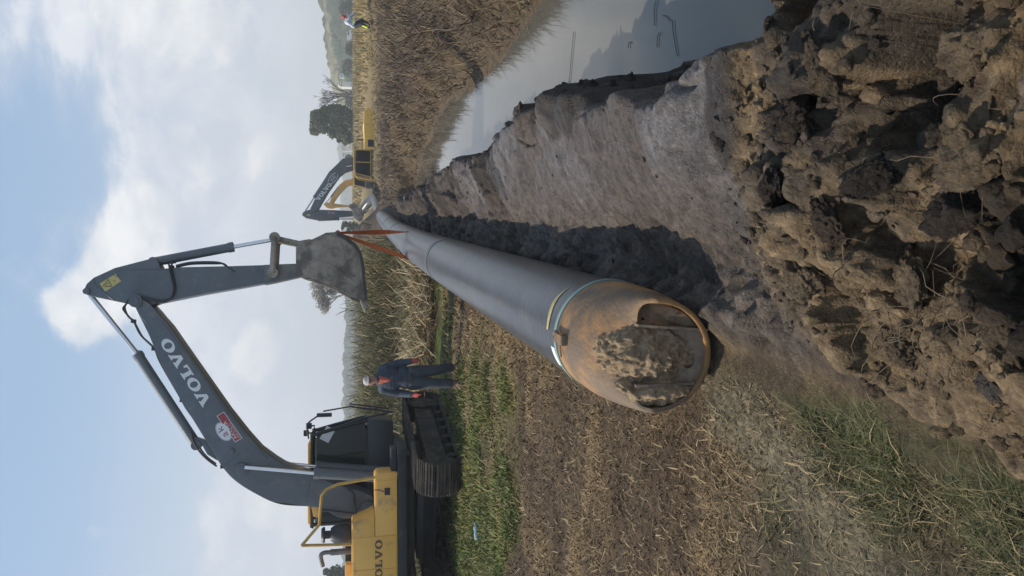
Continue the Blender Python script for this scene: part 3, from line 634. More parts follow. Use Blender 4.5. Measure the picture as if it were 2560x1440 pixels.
# smooth the centre line a little
for _ in range(6): cp = [cp[0]] + [(cp[i - 1] + cp[i] * 2 + cp[i + 1]) / 4 for i in range(1, len(cp) - 1)] + [cp[-1]]
end = cp[-1]; cp += [end + Vector((.35, 1.0, .12)), end + Vector((.1, 1.9, .5)), end + Vector((-.5, 2.6, .95))]
MB().tube(cp, PIPE_R, 48).build('pipe_body', PMAT, pipe)
AX = (cp[1] - cp[0]).normalized() * -1                         # axis towards the camera
RT = Vector((1, 0, 0)); RT = (RT - AX * RT.dot(AX)).normalized(); UP = RT.cross(AX) * 1
if UP.z < 0: UP = -UP
P0 = cp[0]
def pp(t_, ang, r): return P0 + AX * t_ + (RT * math.cos(ang) + UP * math.sin(ang)) * r
def ring(t0, r0, t1, r1, seg=64):
    vs = [pp(t0, 2 * math.pi * k / seg, r0) for k in range(seg)] + [pp(t1, 2 * math.pi * k / seg, r1) for k in range(seg)]
    return vs, [(k, (k + 1) % seg, (k + 1) % seg + seg, k + seg) for k in range(seg)]
# field joints (weld sleeves) along the pipe
for yj in (12.1, 24.0, 30.5, 36.5, 43.0):
    i = int((yj - 4.76) / .5); MB().tube([cp[i], cp[i] + (cp[i + 1] - cp[i]) * .55], PIPE_R + .006, 48).build('joint_sleeve', mat('joint_sleeve', (.10, .10, .105), .5), pipe)
er = MB()
for (t0, r0, t1, r1) in ((-.015, PIPE_R + .001, -.015, PIPE_R + .012), (-.015, PIPE_R + .012, .03, PIPE_R + .012), (.03, PIPE_R + .012, .03, PIPE_R - .02)): er.add(*ring(t0, r0, t1, r1))
er.build('end_ring', mat('green_primer', (.20, .30, .27), .45, var=.15, scale=5), pipe)
# paint mark: a hand-drawn yellow arc
pm = MB(); A0, A1 = math.radians(36), math.radians(88)
for k in range(26):
    f0, f1 = k / 26, (k + 1) / 26
    def pmv(f, e): a = A0 + (A1 - A0) * f; w = .030 * (1 - abs(f - .6) ** 1.5 * 1.7); return pp(-.22 - .02 * math.sin(f * 5) + e * max(w, .004), a, PIPE_R + .0035)
    pm.add([pmv(f0, -1), pmv(f0, 1), pmv(f1, 1), pmv(f1, -1)], [(0, 1, 2, 3)])
pm.build('paint_mark', mat('yellow_paint', (.46, .38, .16), .6, var=.3, scale=20), pipe)
lb_ = MB()
for k in range(8):
    a = math.radians(104) + math.radians(22) * k / 8; b = math.radians(104) + math.radians(22) * (k + 1) / 8
    lb_.add([pp(-.135, a, PIPE_R + .0035), pp(-.06, a, PIPE_R + .0035), pp(-.06, b, PIPE_R + .0035), pp(-.135, b, PIPE_R + .0035)], [(0, 1, 2, 3)])
lb_.build('label_sticker', mat('paper_label', (.72, .73, .74), .6, var=.06), pipe)
# pull head: steel shell cut on the slant, plate with a hole inside
SEG = 96; RO = PIPE_R + .004
T0 = .20
def head_pt(ang, q, ins=0.0):
    """q 0..1 from the straight shell to the lip; the crown droops towards the opening"""
    sa, ca = math.sin(ang), math.cos(ang); up_ = max(sa, 0.0)
    t_ = T0 + q * (.53 - .13 * up_ ** .7)
    v = sa * (1 - .84 * q ** 2.3 * sa ** .45) if sa > 0 else sa * (1 - .05 * q * q)
    u = ca * (1 - .10 * q ** 2.2); r = RO - ins
    return P0 + AX * t_ + RT * (u * r) + UP * (v * r)
rows = [[pp(.03, 2 * math.pi * k / SEG, RO) for k in range(SEG)], [pp(.12, 2 * math.pi * k / SEG, RO) for k in range(SEG)]]
for j in range(15): rows.append([head_pt(2 * math.pi * k / SEG, j / 14) for k in range(SEG)])
rows.append([head_pt(2 * math.pi * k / SEG, 1.0, .012) + AX * .006 for k in range(SEG)]); rows.append([head_pt(2 * math.pi * k / SEG, 1.0, .030) for k in range(SEG)])
for j in range(1, 7): rows.append([head_pt(2 * math.pi * k / SEG, 1 - j * .12, .030) for k in range(SEG)])
vs = [v for r_ in rows for v in r_]
fs = [(j * SEG + k, j * SEG + (k + 1) % SEG, (j + 1) * SEG + (k + 1) % SEG, (j + 1) * SEG + k) for j in range(len(rows) - 1) for k in range(SEG)]
fs.append(tuple((len(rows) - 1) * SEG + k for k in range(SEG)))
head = MB().add(vs, fs).build('pull_head', RUST, pipe, angle=50)
# plate with an oval hole standing in the opening, its top under the drooped crown
def pl(t_, u, v): return P0 + AX * t_ + RT * u + UP * v
def P2(f, e, dep): return pl(.590 + .105 * f - dep, -.01 + e * (.165 - .02 * f), .075 - .405 * f)
pe = MB(); nh = 24; inn = []; outr = []
for k in range(nh):
    a = 2 * math.pi * k / nh; ca, sa = math.cos(a), math.sin(a); inn.append((.76 + .085 * ca, -.20 + .30 * sa))
    m_ = max(abs(ca), abs(sa)); outr.append((.70 + .28 * ca / m_, 1.0 * sa / m_))
for dep in (0, .03):
    pe.add([P2(*q, dep) for q in inn] + [P2(*q, dep) for q in outr], [(k, (k + 1) % nh, (k + 1) % nh + nh, k + nh) for k in range(nh)])
    pe.add([P2(0, -1, dep), P2(0, 1, dep), P2(.42, 1, dep), P2(.42, -1, dep)], [(0, 1, 2, 3)])
pe.add([P2(*q, 0) for q in inn] + [P2(*q, .03) for q in inn], [(k, k + nh, (k + 1) % nh + nh, (k + 1) % nh) for k in range(nh)])
for e in (-1.0, 1.0):
    pe.add([P2(0, e, .03), P2(.98, e, .03), P2(.98, e, -.030), P2(0, e, -.075), P2(0, e * 1.09, .03), P2(.98, e * 1.09, .03), P2(.98, e * 1.09, -.03), P2(0, e * 1.09, -.075)],
           [(0, 1, 2, 3), (7, 6, 5, 4), (0, 4, 5, 1), (3, 2, 6, 7), (0, 3, 7, 4), (1, 5, 6, 2)])
pe.build('pull_plate', mat('plate_steel', (.20, .15, .105), .7, var=.35, scale=9, bump=.4, bscale=30, col2=(.12, .10, .085), amt2=.7, scale2=7), head, angle=30)
# mud packed on the plate and smeared over the drooped crown, and in the left pocket
mv = []; mf = []; G = 80
ff, ee = np.meshgrid(np.linspace(-.75, .97, G), np.linspace(-1.95, 2.0, G), indexing='ij')
n1_ = fbm(ff * 5, ee * 3.2, 301, 4, .6); n2_ = fbm(ff * 17, ee * 10, 302, 4, .65)
for i in range(G):
    for j in range(G):
        f, e = ff[i, j], ee[i, j]
        d1 = math.hypot((f - .16) / (.78 if f < 0 else .70), (e + .02) / 1.16); d2 = math.hypot((f - .36) / .72, (e + 1.42) / .60)
        d3 = math.hypot((f - .75) / .55, (e - 1.55) / .55); hgt = max(.080 * (1 - d1 ** 2.2), .13 * (1 - d2 ** 2) - .01, .05 * (1 - d3 ** 2) - .02) ; hgt += (.030 * n1_[i, j] + .022 * n2_[i, j]) * (1 if hgt > 0 else .5)
        if f > 0: p = P2(f, e, -hgt + .012)
        else:
            an = math.radians(91 - e * 26); q = max(0, 1 + f * .62); b0_ = head_pt(an, q); nn_ = (UP * .75 + AX * .65).normalized()
            k_ = min(1, -f / .12); p = P2(0, e, -hgt + .012).lerp(b0_ + nn_ * (hgt - .004), k_)
        if f > .02 and abs(e) > 1.05:
            ax_ = P0 + AX * (p - P0).dot(AX); rl_ = p - ax_
            if rl_.length > .30: p = ax_ + rl_.normalized() * .30
        elif e > 1.2: p = p - UP * .12
        mv.append(p)
for i in range(G - 1):
    for j in range(G - 1): mf.append((i * G + j, (i + 1) * G + j, (i + 1) * G + j + 1, i * G + j + 1))
MB().add(mv, mf).build('mud_crust', PALE, head, angle=180)
# lug and weld bead on the crown
lg = MB(); a_l = math.radians(88)
lc = pp(.17, a_l, RO + .012); tl = (RT * math.sin(a_l) - UP * math.cos(a_l)); nl = (RT * math.cos(a_l) + UP * math.sin(a_l))
RM = Matrix((AX, tl, nl)).transposed(); lg.box(lc, (.17, .055, .05), RM); lg.box(lc + AX * .02, (.07, .075, .03), RM)
lg.tube([lc + AX * -.085 + tl * (.03 * math.cos(q)) + nl * .012 + AX * (.035 * math.sin(q)) for q in np.linspace(0, 6.28, 12)], .012, 6)
lg.tube([lc + AX * -.03 + tl * -.03, lc + AX * -.02 + tl * -.12 + nl * -.012], .006, 6)
lg.build('lifting_lug', RUST, head, bevel=.006)

# ================================================================== excavators
PAINT = mat('grey_boom_paint', (.105, .122, .138), .40, var=.16, scale=2.4, col2=(.20, .182, .155), amt2=.55, scale2=4.5, bump=.08, bscale=22, thr=.545)
STEEL = mat('bare_worn_steel', (.30, .255, .205), .7, var=.3, scale=5, col2=(.105, .088, .070), amt2=.85, scale2=2.4, bump=.5, bscale=24, thr=.47)
BLK = mat('black_plastic', (.024, .026, .030), .5, var=.25, scale=4, bump=.05)
DARK = mat('dark_frame', (.030, .030, .031), .65, var=.3, scale=3, col2=(.085, .07, .052), amt2=.4, scale2=3)
YEL = mat('yellow_panel', (.82, .45, .105), .45, var=.08, scale=1.4, col2=(.33, .235, .13), amt2=.6, scale2=2.2, bump=.04, bscale=14, thr=.53)
RAILY = mat('yellow_rail', (.50, .30, .07), .5, var=.2, scale=5, col2=(.26, .17, .10), amt2=.6, scale2=4)
ORG = mat('orange_yellow_paint', (.62, .36, .10), .5, var=.12, scale=2, col2=(.36, .24, .12), amt2=.5, scale2=2)
CHR = mat('chrome_rod', (.60, .61, .63), .22, 1.0, var=.05)
HOSE = mat('rubber_hose', (.03, .032, .036), .55, var=.2)
TRK = mat('track_steel', (.045, .038, .031), .85, var=.4, scale=5, col2=(.10, .078, .055), amt2=.8, scale2=5, bump=.6, bscale=25, thr=.48)
WHT = mat('white_decal', (.70, .71, .71), .5, var=.05)
BRN = mat('brown_decal', (.135, .085, .05), .6, var=.1)
def glass_mat():
    m, n, l, p = new_mat('cab_glass'); p.inputs['Base Color'].default_value = (.02, .028, .03, 1); p.inputs['Roughness'].default_value = .06
    tr = n.new('ShaderNodeBsdfTransparent'); tr.inputs[0].default_value = (.55, .62, .60, 1)
    mx = n.new('ShaderNodeMixShader'); mx.inputs[0].default_value = .55; l.new(tr.outputs[0], mx.inputs[1]); l.new(p.outputs[0], mx.inputs[2]); l.new(mx.outputs[0], n['Material Output'].inputs[0]); return m
GLASS = glass_mat()
class Frame:
    """machine frame: origin on the ground under the boom foot, x forward, y to the machine's left"""
    def __init__(s, c, phi): s.c = Vector(c); s.d = Vector((math.cos(phi), math.sin(phi), 0)); s.n = Vector((-math.sin(phi), math.cos(phi), 0)); s.phi = phi
    def px(s, x, y, yl):
        r = ray(x, y); o = Vector((0, 0, H)); t_ = (yl - s.n.dot(o - s.c)) / s.n.dot(r); P = o + r * t_
        return (s.d.dot(P - s.c), P.z - s.c.z)
    def p3(s, x, y, yl): a, b = s.px(x, y, yl); return Vector((a, yl, b))
    def poly(s, pts, yl): return [s.px(x, y, yl) for x, y in pts]
# slab-serif letters, cap height 1
def gl_V(): return [([(-.02, 1), (-.02, .87), (.06, .87), (.38, 0), (.63, 0), (.94, .87), (1.02, .87), (1.02, 1), (.62, 1), (.62, .87), (.71, .87), (.53, .34), (.36, .87), (.45, .87), (.45, 1)], None)], 1.0
def gl_L(): return [([(0, 0), (0, .13), (.1, .13), (.1, .87), (0, .87), (0, 1), (.50, 1), (.50, .87), (.38, .87), (.38, .14), (.64, .14), (.70, .40), (.82, .40), (.82, 0)], None)], .82
def gl_O():
    o = [(.5 + .5 * math.cos(a), .5 + .53 * math.sin(a)) for a in np.linspace(0, 2 * math.pi, 28, endpoint=False)]; i = [(.5 + .21 * math.cos(a), .5 + .37 * math.sin(a)) for a in np.linspace(0, 2 * math.pi, 28, endpoint=False)]
    return [(o, i)], 1.0
def word(mb, a, b, up, flipn):
    """letters VOLVO from point a to b (3-D baseline), up = cap-height vector"""
    gs = [gl_V(), gl_O(), gl_L(), gl_V(), gl_O()]; tot = sum(w for _, w in gs) + .07 * 4; e = (b - a) / tot; x0 = 0
    for shapes, w in gs:
        for o, i in shapes:
            f3 = lambda q: a + e * (x0 + q[0]) + up * q[1]
            if i is None: mb.add([f3(q) for q in o], [tuple(range(len(o)))])
            else:
                k = len(o); mb.add([f3(q) for q in o] + [f3(q) for q in i], [(j, (j + 1) % k, (j + 1) % k + k, j + k) for j in range(k)])
        x0 += w + .07
    return mb
def text_mesh(s, a, e1, e2, size, squeeze=1.0):
    """built-in font text laid at a with baseline e1 and up e2 (unit vectors)"""
    cu = bpy.data.curves.new('txt', 'FONT'); cu.body = s; cu.size = size; cu.resolution_u = 3
    ob = bpy.data.objects.new('txt', cu); COL.objects.link(ob); dg = bpy.context.evaluated_depsgraph_get(); me = ob.evaluated_get(dg).to_mesh()
    vs = [a + e1 * v.co.x * squeeze + e2 * v.co.y for v in me.vertices]; fs = [tuple(p.vertices) for p in me.polygons]
    ob.evaluated_get(dg).to_mesh_clear(); bpy.data.objects.remove(ob); bpy.data.curves.remove(cu); return vs, fs
def cyl2(mb, a, b, r, seg=14): mb.tube([a, b], r, seg)
def track_mesh(L_, h, w, n_shoe=46, shoe=True):
    """one crawler: shoes round an oval, with rollers, sprocket and frame; along x, centred, ground at z=0"""
    mb = MB(); r = h / 2 - .04; st = L_ / 2 - r; per = 4 * st + 2 * math.pi * r
    def on(s_):
        s_ %= per
        if s_ < 2 * st: return (-st + s_, r, 0.0, -1.0)
        s_ -= 2 * st
        if s_ < math.pi * r: a = -math.pi / 2 + s_ / r; return (st + r * math.cos(a), None, math.cos(a), math.sin(a))
        s_ -= math.pi * r
        if s_ < 2 * st: return (st - s_, r, 0.0, 1.0)
        s_ -= 2 * st; a = math.pi / 2 + s_ / r; return (-st + r * math.cos(a), None, math.cos(a), math.sin(a))
    for k in range(n_shoe):
        x_, _, nx, nz = on(per * k / n_shoe); zc_ = h / 2 + nz * r; px_ = x_ if abs(nx) < 1e-6 else x_
        R_m = Matrix(((nz, 0, nx), (0, 1, 0), (-nx, 0, nz)))
        mb.box((px_, 0, zc_), (per / n_shoe * .90, w, .035), R_m)
        for q in (-.35, 0, .35): mb.box(Vector((px_, 0, zc_)) + R_m @ Vector((q * per / n_shoe * .8, 0, .028)), (.018, w * .98, .03), R_m)
        mb.box(Vector((px_, 0, zc_)) + R_m @ Vector((0, 0, -.04)), (per / n_shoe * .8, .2, .07), R_m)
    mb.box((0, 0, h * .5), (2 * st, w * .45, h * .42))
    for sx in (-1, 1): mb.tube([(sx * st, -w * .3, h / 2), (sx * st, w * .3, h / 2)], r * .82, 24)
    for k in range(7): mb.tube([(-st * .85 + k * st * .283, -w * .34, .16), (-st * .85 + k * st * .283, w * .34, .16)], .09, 12)
    return mb
def place(mb, M): mb.v = [tuple(M @ Vector(v)) for v in mb.v]; return mb
def cyl_pair(fr, root, a, b, c, r, rod, name, yoffs=(0,)):
    """hydraulic cylinder: barrel a-b, rod b-c (local 3-D)"""
    for yo in yoffs:
        o = Vector((0, yo, 0)); a_, b_, c_ = Vector(a) + o, Vector(b) + o, Vector(c) + o; u = (b_ - a_).normalized()
        mb = MB().tube([a_, b_ - u * .10, b_ - u * .10, b_, b_], [r, r, r * 1.13, r * 1.13, r * .75], 18); mb.tube([a_ + Vector((0, -r * 1.05, 0)), a_ + Vector((0, r * 1.05, 0))], r * 1.0, 14)
        cy = mb.build(name, PAINT, root); MB().tube([b_ - u * .02, c_], rod, 14).build('piston_rod', CHR, cy)
    return cy
def cab(root, x0, x1, y0, y1, z0, z1, frame_m, roof_m, lower_m, slope=.42):
    """operator's cab: lower box, pillars, roof, panes and seat"""
    zm = z0 + (z1 - z0) * .30; xf = x1
    prof = [(x0, z0), (x0, z1 - .14), (x0 + .1, z1 - .04), (x1 - slope, z1 - .04), (x1 - slope * .72, z1 - .16), (x1, zm), (x1 - .06, z0)]
    cb_ = MB().prism([(x0, z0), (x0, zm), (x1, zm), (x1 - .06, z0)], y0, y1).build('cab_body', lower_m, root, bevel=.03)
    pil = MB(); r = .042
    for yy_ in (y0 + .04, y1 - .04):
        pil.tube(curve_pts([(x0 + .04, yy_, zm), (x0 + .04, yy_, z1 - .2), (x0 + .12, yy_, z1 - .09), (x1 - slope, yy_, z1 - .09), (x1 - slope * .72, yy_, z1 - .18), (x1 - .03, yy_, zm)], 5), r, 10)
        xm = x0 + (x1 - x0) * .46; pil.box((xm, yy_, (zm + z1) / 2 - .05), (.075, .07, z1 - zm - .1)); pil.box(((x0 + x1) / 2 - .1, yy_, zm + .03), (x1 - x0 - .25, .06, .06))
    pil.box((x0 + .03, (y0 + y1) / 2, zm + .03), (.06, y1 - y0 - .1, .06)); pil.box((x1 - .04, (y0 + y1) / 2, zm + .02), (.06, y1 - y0 - .1, .06))
    pil.build('cab_frame', frame_m, cb_)
    MB().prism([(x0, z1 - .09), (x0 + .06, z1), (x1 - slope - .08, z1), (x1 - slope + .06, z1 - .09)], y0 + .01, y1 - .01).build('cab_roof', roof_m, cb_, bevel=.03)
    g1 = [(x0 + .08, zm + .05), (x0 + .08, z1 - .14), (x1 - slope, z1 - .14), (x1 - slope * .72 - .03, z1 - .2), (x1 - .08, zm + .05)]
    for yy_ in (y0 + .035, y1 - .045): MB().prism(g1, yy_, yy_ + .008).build('side_window', GLASS, cb_)
    gw = MB(); q = [(x1 - .03, zm + .06), (x1 - slope * .72, z1 - .2)]
    gw.add([(q[0][0], y0 + .07, q[0][1]), (q[0][0], y1 - .07, q[0][1]), (q[1][0], y1 - .07, q[1][1]), (q[1][0], y0 + .07, q[1][1])], [(0, 1, 2, 3)]); gw.build('windscreen', GLASS, cb_)
    rw = MB().box((x0 + .02, (y0 + y1) / 2, (zm + z1) / 2 - .02), (.008, y1 - y0 - .16, z1 - zm - .3)); rw.build('rear_window', GLASS, cb_)
    st_ = MB(); xs_ = x0 + .55; ym = (y0 + y1) / 2
    st_.box((xs_, ym, zm - .02), (.5, .5, .14)); st_.box((xs_ - .24, ym, zm + .36), (.13, .48, .62), Matrix.Rotation(-.12, 3, 'Y')); st_.box((xs_ - .28, ym, zm + .78), (.09, .28, .18))
    for sy in (-.34, .34): st_.box((xs_ + .1, ym + sy, zm + .10), (.42, .10, .16)); st_.tube([(xs_ + .28, ym + sy, zm + .16), (xs_ + .3, ym + sy, zm + .36)], .022, 8)
    st_.build('seat', BLK, cb_, bevel=.03)
    return cb_
# ---------------------------------------------------------------- near excavator
FR = Frame((-4.34, 16.0, 0), math.radians(4))
EX = empty('excavator', FR.c, FR.phi); tag(EX, 'large excavator with dark grey boom and yellow body, holding the pipe by an orange sling', 'excavator', group='excavators along the pipeline')
BW, SW = .30, .21
BOOM = [(338, 768), (346, 785), (371, 835), (402, 908), (432, 965), (461, 1019), (498, 1071), (533, 1132), (556, 1166), (582, 1197), (628, 1228), (675, 1253), (734, 1261), (803, 1270), (845, 1293), (872, 1297), (905, 1285), (930, 1277), (940, 1260), (930, 1240), (900, 1228), (838, 1211), (786, 1189), (710, 1163), (687, 1149), (650, 1122), (616, 1084), (570, 1026), (522, 958), (470, 884), (420, 812), (402, 792), (388, 775), (372, 758), (350, 744), (336, 752)]
bp = FR.poly(BOOM, -BW)
boom = MB().prism(bp, -BW, BW).build('boom', PAINT, EX, bevel=.012)
# flange lines, bosses and brackets on the boom
tr = MB()
fl = [FR.p3(x, y, -BW - .006) for x, y in [(402, 800), (470, 893), (522, 966), (570, 1034), (612, 1088)]]; tr.tube(fl, .010, 6)
fl = [FR.p3(x, y, -BW - .006) for x, y in [(640, 1120), (668, 1145)]]; tr.tube(fl, .012, 6)
fl = [FR.p3(x, y, -BW - .004) for x, y in [(770, 1215), (800, 1216), (838, 1219)]]
tr.build('weld_seam', PAINT, boom, angle=40)
for (x, y, r) in ((608, 1168, .13), (918, 1263, .14), (350, 755, .12), (586, 1123, .05)):
    c_ = FR.p3(x, y, 0); MB().tube([(c_.x, -BW - .05, c_.z), (c_.x, BW + .05, c_.z)], r, 20).tube([(c_.x, -BW - .075, c_.z), (c_.x, BW + .075, c_.z)], r * .62, 16).build('pivot_pin', PAINT, boom, angle=40)
for a_, b_p in (((368, 782), (385, 801)), ((352, 790), (371, 812)), ((600, 1135), (566, 1160)), ((775, 1200), (768, 1248))):
    p_a, p_b = FR.p3(*a_, -BW), FR.p3(*b_p, -BW); MB().tube([p_a, p_b], .009, 6).build('gusset_plate', PAINT, boom, angle=40)
mb = MB(); up = FR.p3(505, 1018, -BW - .004) - FR.p3(529, 1005, -BW - .004)
word(mb, FR.p3(530, 1005, -BW - .004), FR.p3(422, 842, -BW - .004), up, True).build('boom_lettering', WHT, boom)
# red owner's sign with oval emblem
def quad(fr, pts, yl): return MB().add([fr.p3(x, y, yl) for x, y in pts], [tuple(range(len(pts)))])
sg = quad(FR, [(541.5, 1040), (559.5, 1029), (606, 1095), (588, 1106)], -BW - .004).build('sign_border', WHT, boom)
sgn = quad(FR, [(543.5, 1040.3), (559, 1031), (603.8, 1094.7), (588.2, 1104)], -BW - .007).build('sign_plate', mat('sign_red', (.32, .05, .055), .5, var=.1), sg)
e1 = (FR.p3(543.5, 1040.3, -BW - .01) - FR.p3(588.2, 1104, -BW - .01)); wl = e1.length; e1.normalize(); e2 = (FR.p3(588.2, 1104, -BW - .01) - FR.p3(603.8, 1094.7, -BW - .01)); hl = e2.length; e2 = (e2 - e1 * e2.dot(e1)).normalized()
o3 = FR.p3(603.8, 1094.7, -BW - .01)
mb = MB(); mb.add(*text_mesh('AKOVA', o3 + e1 * wl * .07 + e2 * hl * .44, e1, e2, hl * .68, 1.32)); mb.add(*text_mesh('0322 225 06 15', o3 + e1 * wl * .05 + e2 * hl * .10, e1, e2, hl * .36, 1.12)); mb.build('sign_lettering', WHT, sg)
ec = FR.p3(559, 1079, -BW - .005); ov = MB()
def oval(a, b, dy): k = 36; return [ec + e1 * a * math.cos(2 * math.pi * i / k) + e2 * b * math.sin(2 * math.pi * i / k) + Vector((0, dy, 0)) for i in range(k)]
em = MB().add(oval(.205, .125, 0), [tuple(range(36))]).build('emblem', mat('emblem_grey', (.42, .44, .45), .5, var=.05), boom)
MB().add(oval(.185, .108, -.003), [tuple(range(36))]).build('emblem_field', WHT, em)
mb = MB(); mb.add(*text_mesh('a', ec + e1 * -.11 + e2 * -.045 + Vector((0, -.006, 0)), e1, e2, .19, 1.15)); mb.build('emblem_letter', mat('emblem_red', (.30, .05, .10), .5), em)
mb = MB(); mb.add(*text_mesh('k', ec + e1 * .015 + e2 * -.03 + Vector((0, -.006, 0)), e1, e2, .17, 1.2)); mb.build('emblem_letter', mat('emblem_navy', (.06, .08, .19), .5), em)
# stick
STICK = [(211, 722), (216, 710), (234, 694), (267, 679), (286, 670), (371, 648), (389, 644), (397, 660), (402, 672), (451, 668), (579, 665), (738, 660), (762, 660), (774, 672), (768, 684), (752, 688), (686, 703), (610, 717), (506, 735), (396, 757), (370, 766), (334, 765), (316, 759), (240, 743), (218, 738), (211, 731)]
stick = MB().prism(FR.poly(STICK, -SW), -SW, SW).build('stick', PAINT, EX, bevel=.012)
ts = MB()
ts.tube([FR.p3(x, y, -SW - .004) for x, y in [(235, 698), (234, 708), (250, 722), (283, 750)]], .010, 6); ts.tube([FR.p3(x, y, -SW - .004) for x, y in [(290, 674), (420, 673)]], .008, 6)
for (x, y, r) in ((685, 684, .085), (762, 675, .085), (226, 730, .06)): c_ = FR.p3(x, y, 0); MB().tube([(c_.x, -SW - .05, c_.z), (c_.x, SW + .05, c_.z)], r, 18).build('pivot_pin', PAINT, stick)
ts.build('weld_seam', PAINT, stick)
quad(FR, [(249, 709), (289, 684), (303, 703), (263, 729)], -SW - .004).build('warning_sticker', mat('sticker_yellow', (.52, .43, .16), .55, var=.15, scale=20), stick)
wtri = MB()
for a_, b_p in (((258, 715), (270, 698)), ((270, 698), (279, 716)), ((279, 716), (258, 715)), ((281, 686), (299, 694)), ((265, 712), (272, 706)), ((283, 700), (288, 704))): wtri.tube([FR.p3(*a_, -SW - .006), FR.p3(*b_p, -SW - .006)], .005, 5)
wtri.build('warning_symbol', mat('decal_black', (.02, .02, .02), .6), stick)
# worn lower end of the stick
MB().prism(FR.poly([(660, 662), (738, 659), (764, 659), (776, 672), (769, 686), (752, 690), (686, 705), (660, 710)], -SW), -SW - .004, SW + .004).build('stick_end', mat('mud_smeared_paint', (.115, .125, .132), .55, var=.2, scale=4, col2=(.21, .185, .15), amt2=.8, scale2=3.5, bump=.3, bscale=24, thr=.44), stick, bevel=.01)
# cylinders: stick cylinder on top of the boom, bucket cylinder on the stick, boom cylinders
cyl_pair(FR, EX, FR.p3(492, 1112, 0), FR.p3(343, 884, 0), FR.p3(226, 738, 0), .095, .048, 'stick_cylinder')
cyl_pair(FR, EX, FR.p3(385, 655, 0), FR.p3(584, 617, 0), FR.p3(690, 598, 0), .092, .042, 'bucket_cylinder')
ba, bb, bc = FR.p3(985, 1196, -BW - .13), FR.p3(785, 1183, -BW - .13), FR.p3(612, 1168, -BW - .13)
cyl_pair(FR, EX, (ba.x, 0, ba.z), (bb.x, 0, bb.z), (bc.x, 0, bc.z), .10, .038, 'boom_cylinder', (-BW - .13, BW + .13))
bk = MB().prism(FR.poly([(470, 1085), (505, 1108), (520, 1135), (545, 1150), (515, 1100)], 0), -.08, .08); bk.build('cylinder_bracket', PAINT, boom, bevel=.01)
# links
lk = MB(); a_, b_p = FR.p3(690, 598, 0), FR.p3(685, 685, 0)
for yy_ in (-SW - .07, SW + .07):
    d_ = Vector((0, yy_, 0)); lk.tube([a_ + d_, b_p + d_], .066, 10); lk.tube([a_ + d_ * 1.12, a_ + d_ * .85], .105, 16); lk.tube([b_p + d_ * 1.12, b_p + d_ * .85], .105, 16)
lk.tube([(a_.x, -SW - .1, a_.z), (a_.x, SW + .1, a_.z)], .06, 14); lk.build('idler_link', STEEL, EX)
c_ = FR.p3(757, 613, 0); lk = MB()
for yy_ in (-.16, .16): lk.tube([a_ + Vector((0, yy_, 0)), c_ + Vector((0, yy_, 0))], .055, 10)
lk.tube([(c_.x, -.3, c_.z), (c_.x, .3, c_.z)], .06, 14); lk.build('bucket_link', STEEL, EX)
# bucket: two cheek plates, curved shell, lip and teeth
BKW = .56
cheek = [(760, 690), (752, 665), (752, 622), (766, 606), (790, 594), (815, 582), (842, 580), (862, 592), (886, 612), (900, 634), (907, 664), (910, 702), (913, 745), (905, 752), (880, 742), (856, 728), (830, 714), (795, 700), (778, 694)]
cp2 = FR.poly(cheek, -BKW)
bku = MB()
for s_ in (-1, 1): bku.prism(cp2, s_ * BKW - .018, s_ * BKW + .018)
shell = FR.poly([(766, 606), (790, 594), (815, 582), (842, 580), (862, 592), (886, 612), (900, 634), (907, 664), (910, 702), (914, 750)], -BKW)
cen = FR.px(835, 680, -BKW)
inner = [(p[0] + (cen[0] - p[0]) * .09, p[1] + (cen[1] - p[1]) * .09) for p in shell]
bku.prism(shell + inner[::-1], -BKW + .01, BKW - .01)
for yy_ in (-.25, .25): bku.prism(FR.poly([(746, 690), (742, 668), (742, 624), (752, 606), (775, 602), (800, 606), (790, 650), (785, 694), (765, 698)], 0), yy_ - .03, yy_ + .03)
bucket = bku.build('bucket', STEEL, EX, bevel=.006)
rib = MB(); rib.tube([FR.p3(x, y, -BKW - .02) for x, y in [(762, 644), (815, 656), (845, 672), (880, 700), (896, 716)]], .014, 6); rib.tube([FR.p3(x, y, -BKW - .02) for x, y in [(853, 606), (858, 625), (861, 650)]], .012, 6)
wear = FR.poly([(842, 579), (863, 589), (889, 609), (904, 632), (911, 664), (914, 702), (919, 752)], -BKW)
wi = [(p[0] + (cen[0] - p[0]) * .10, p[1] + (cen[1] - p[1]) * .10) for p in wear]
rib.build('cheek_rib', STEEL, bucket)
for s_ in (-1, 1): MB().prism(wear + wi[::-1], s_ * (BKW + .01) - .04, s_ * (BKW + .01) + .04).build('wear_strip', mat('shaded_wear_steel', (.06, .052, .046), .6, var=.3), bucket, bevel=.006)  # wear strips; the shadow on them is painted in as a darker steel
for k in range(5):
    yy_ = -BKW + .06 + k * (2 * BKW - .12) / 4; t_ = FR.poly([(900, 735), (917, 748), (917, 765), (914, 778), (909, 768), (903, 752)], -BKW)
    MB().prism(t_, yy_ - .045, yy_ + .045).build('tooth', STEEL, bucket, bevel=.012)
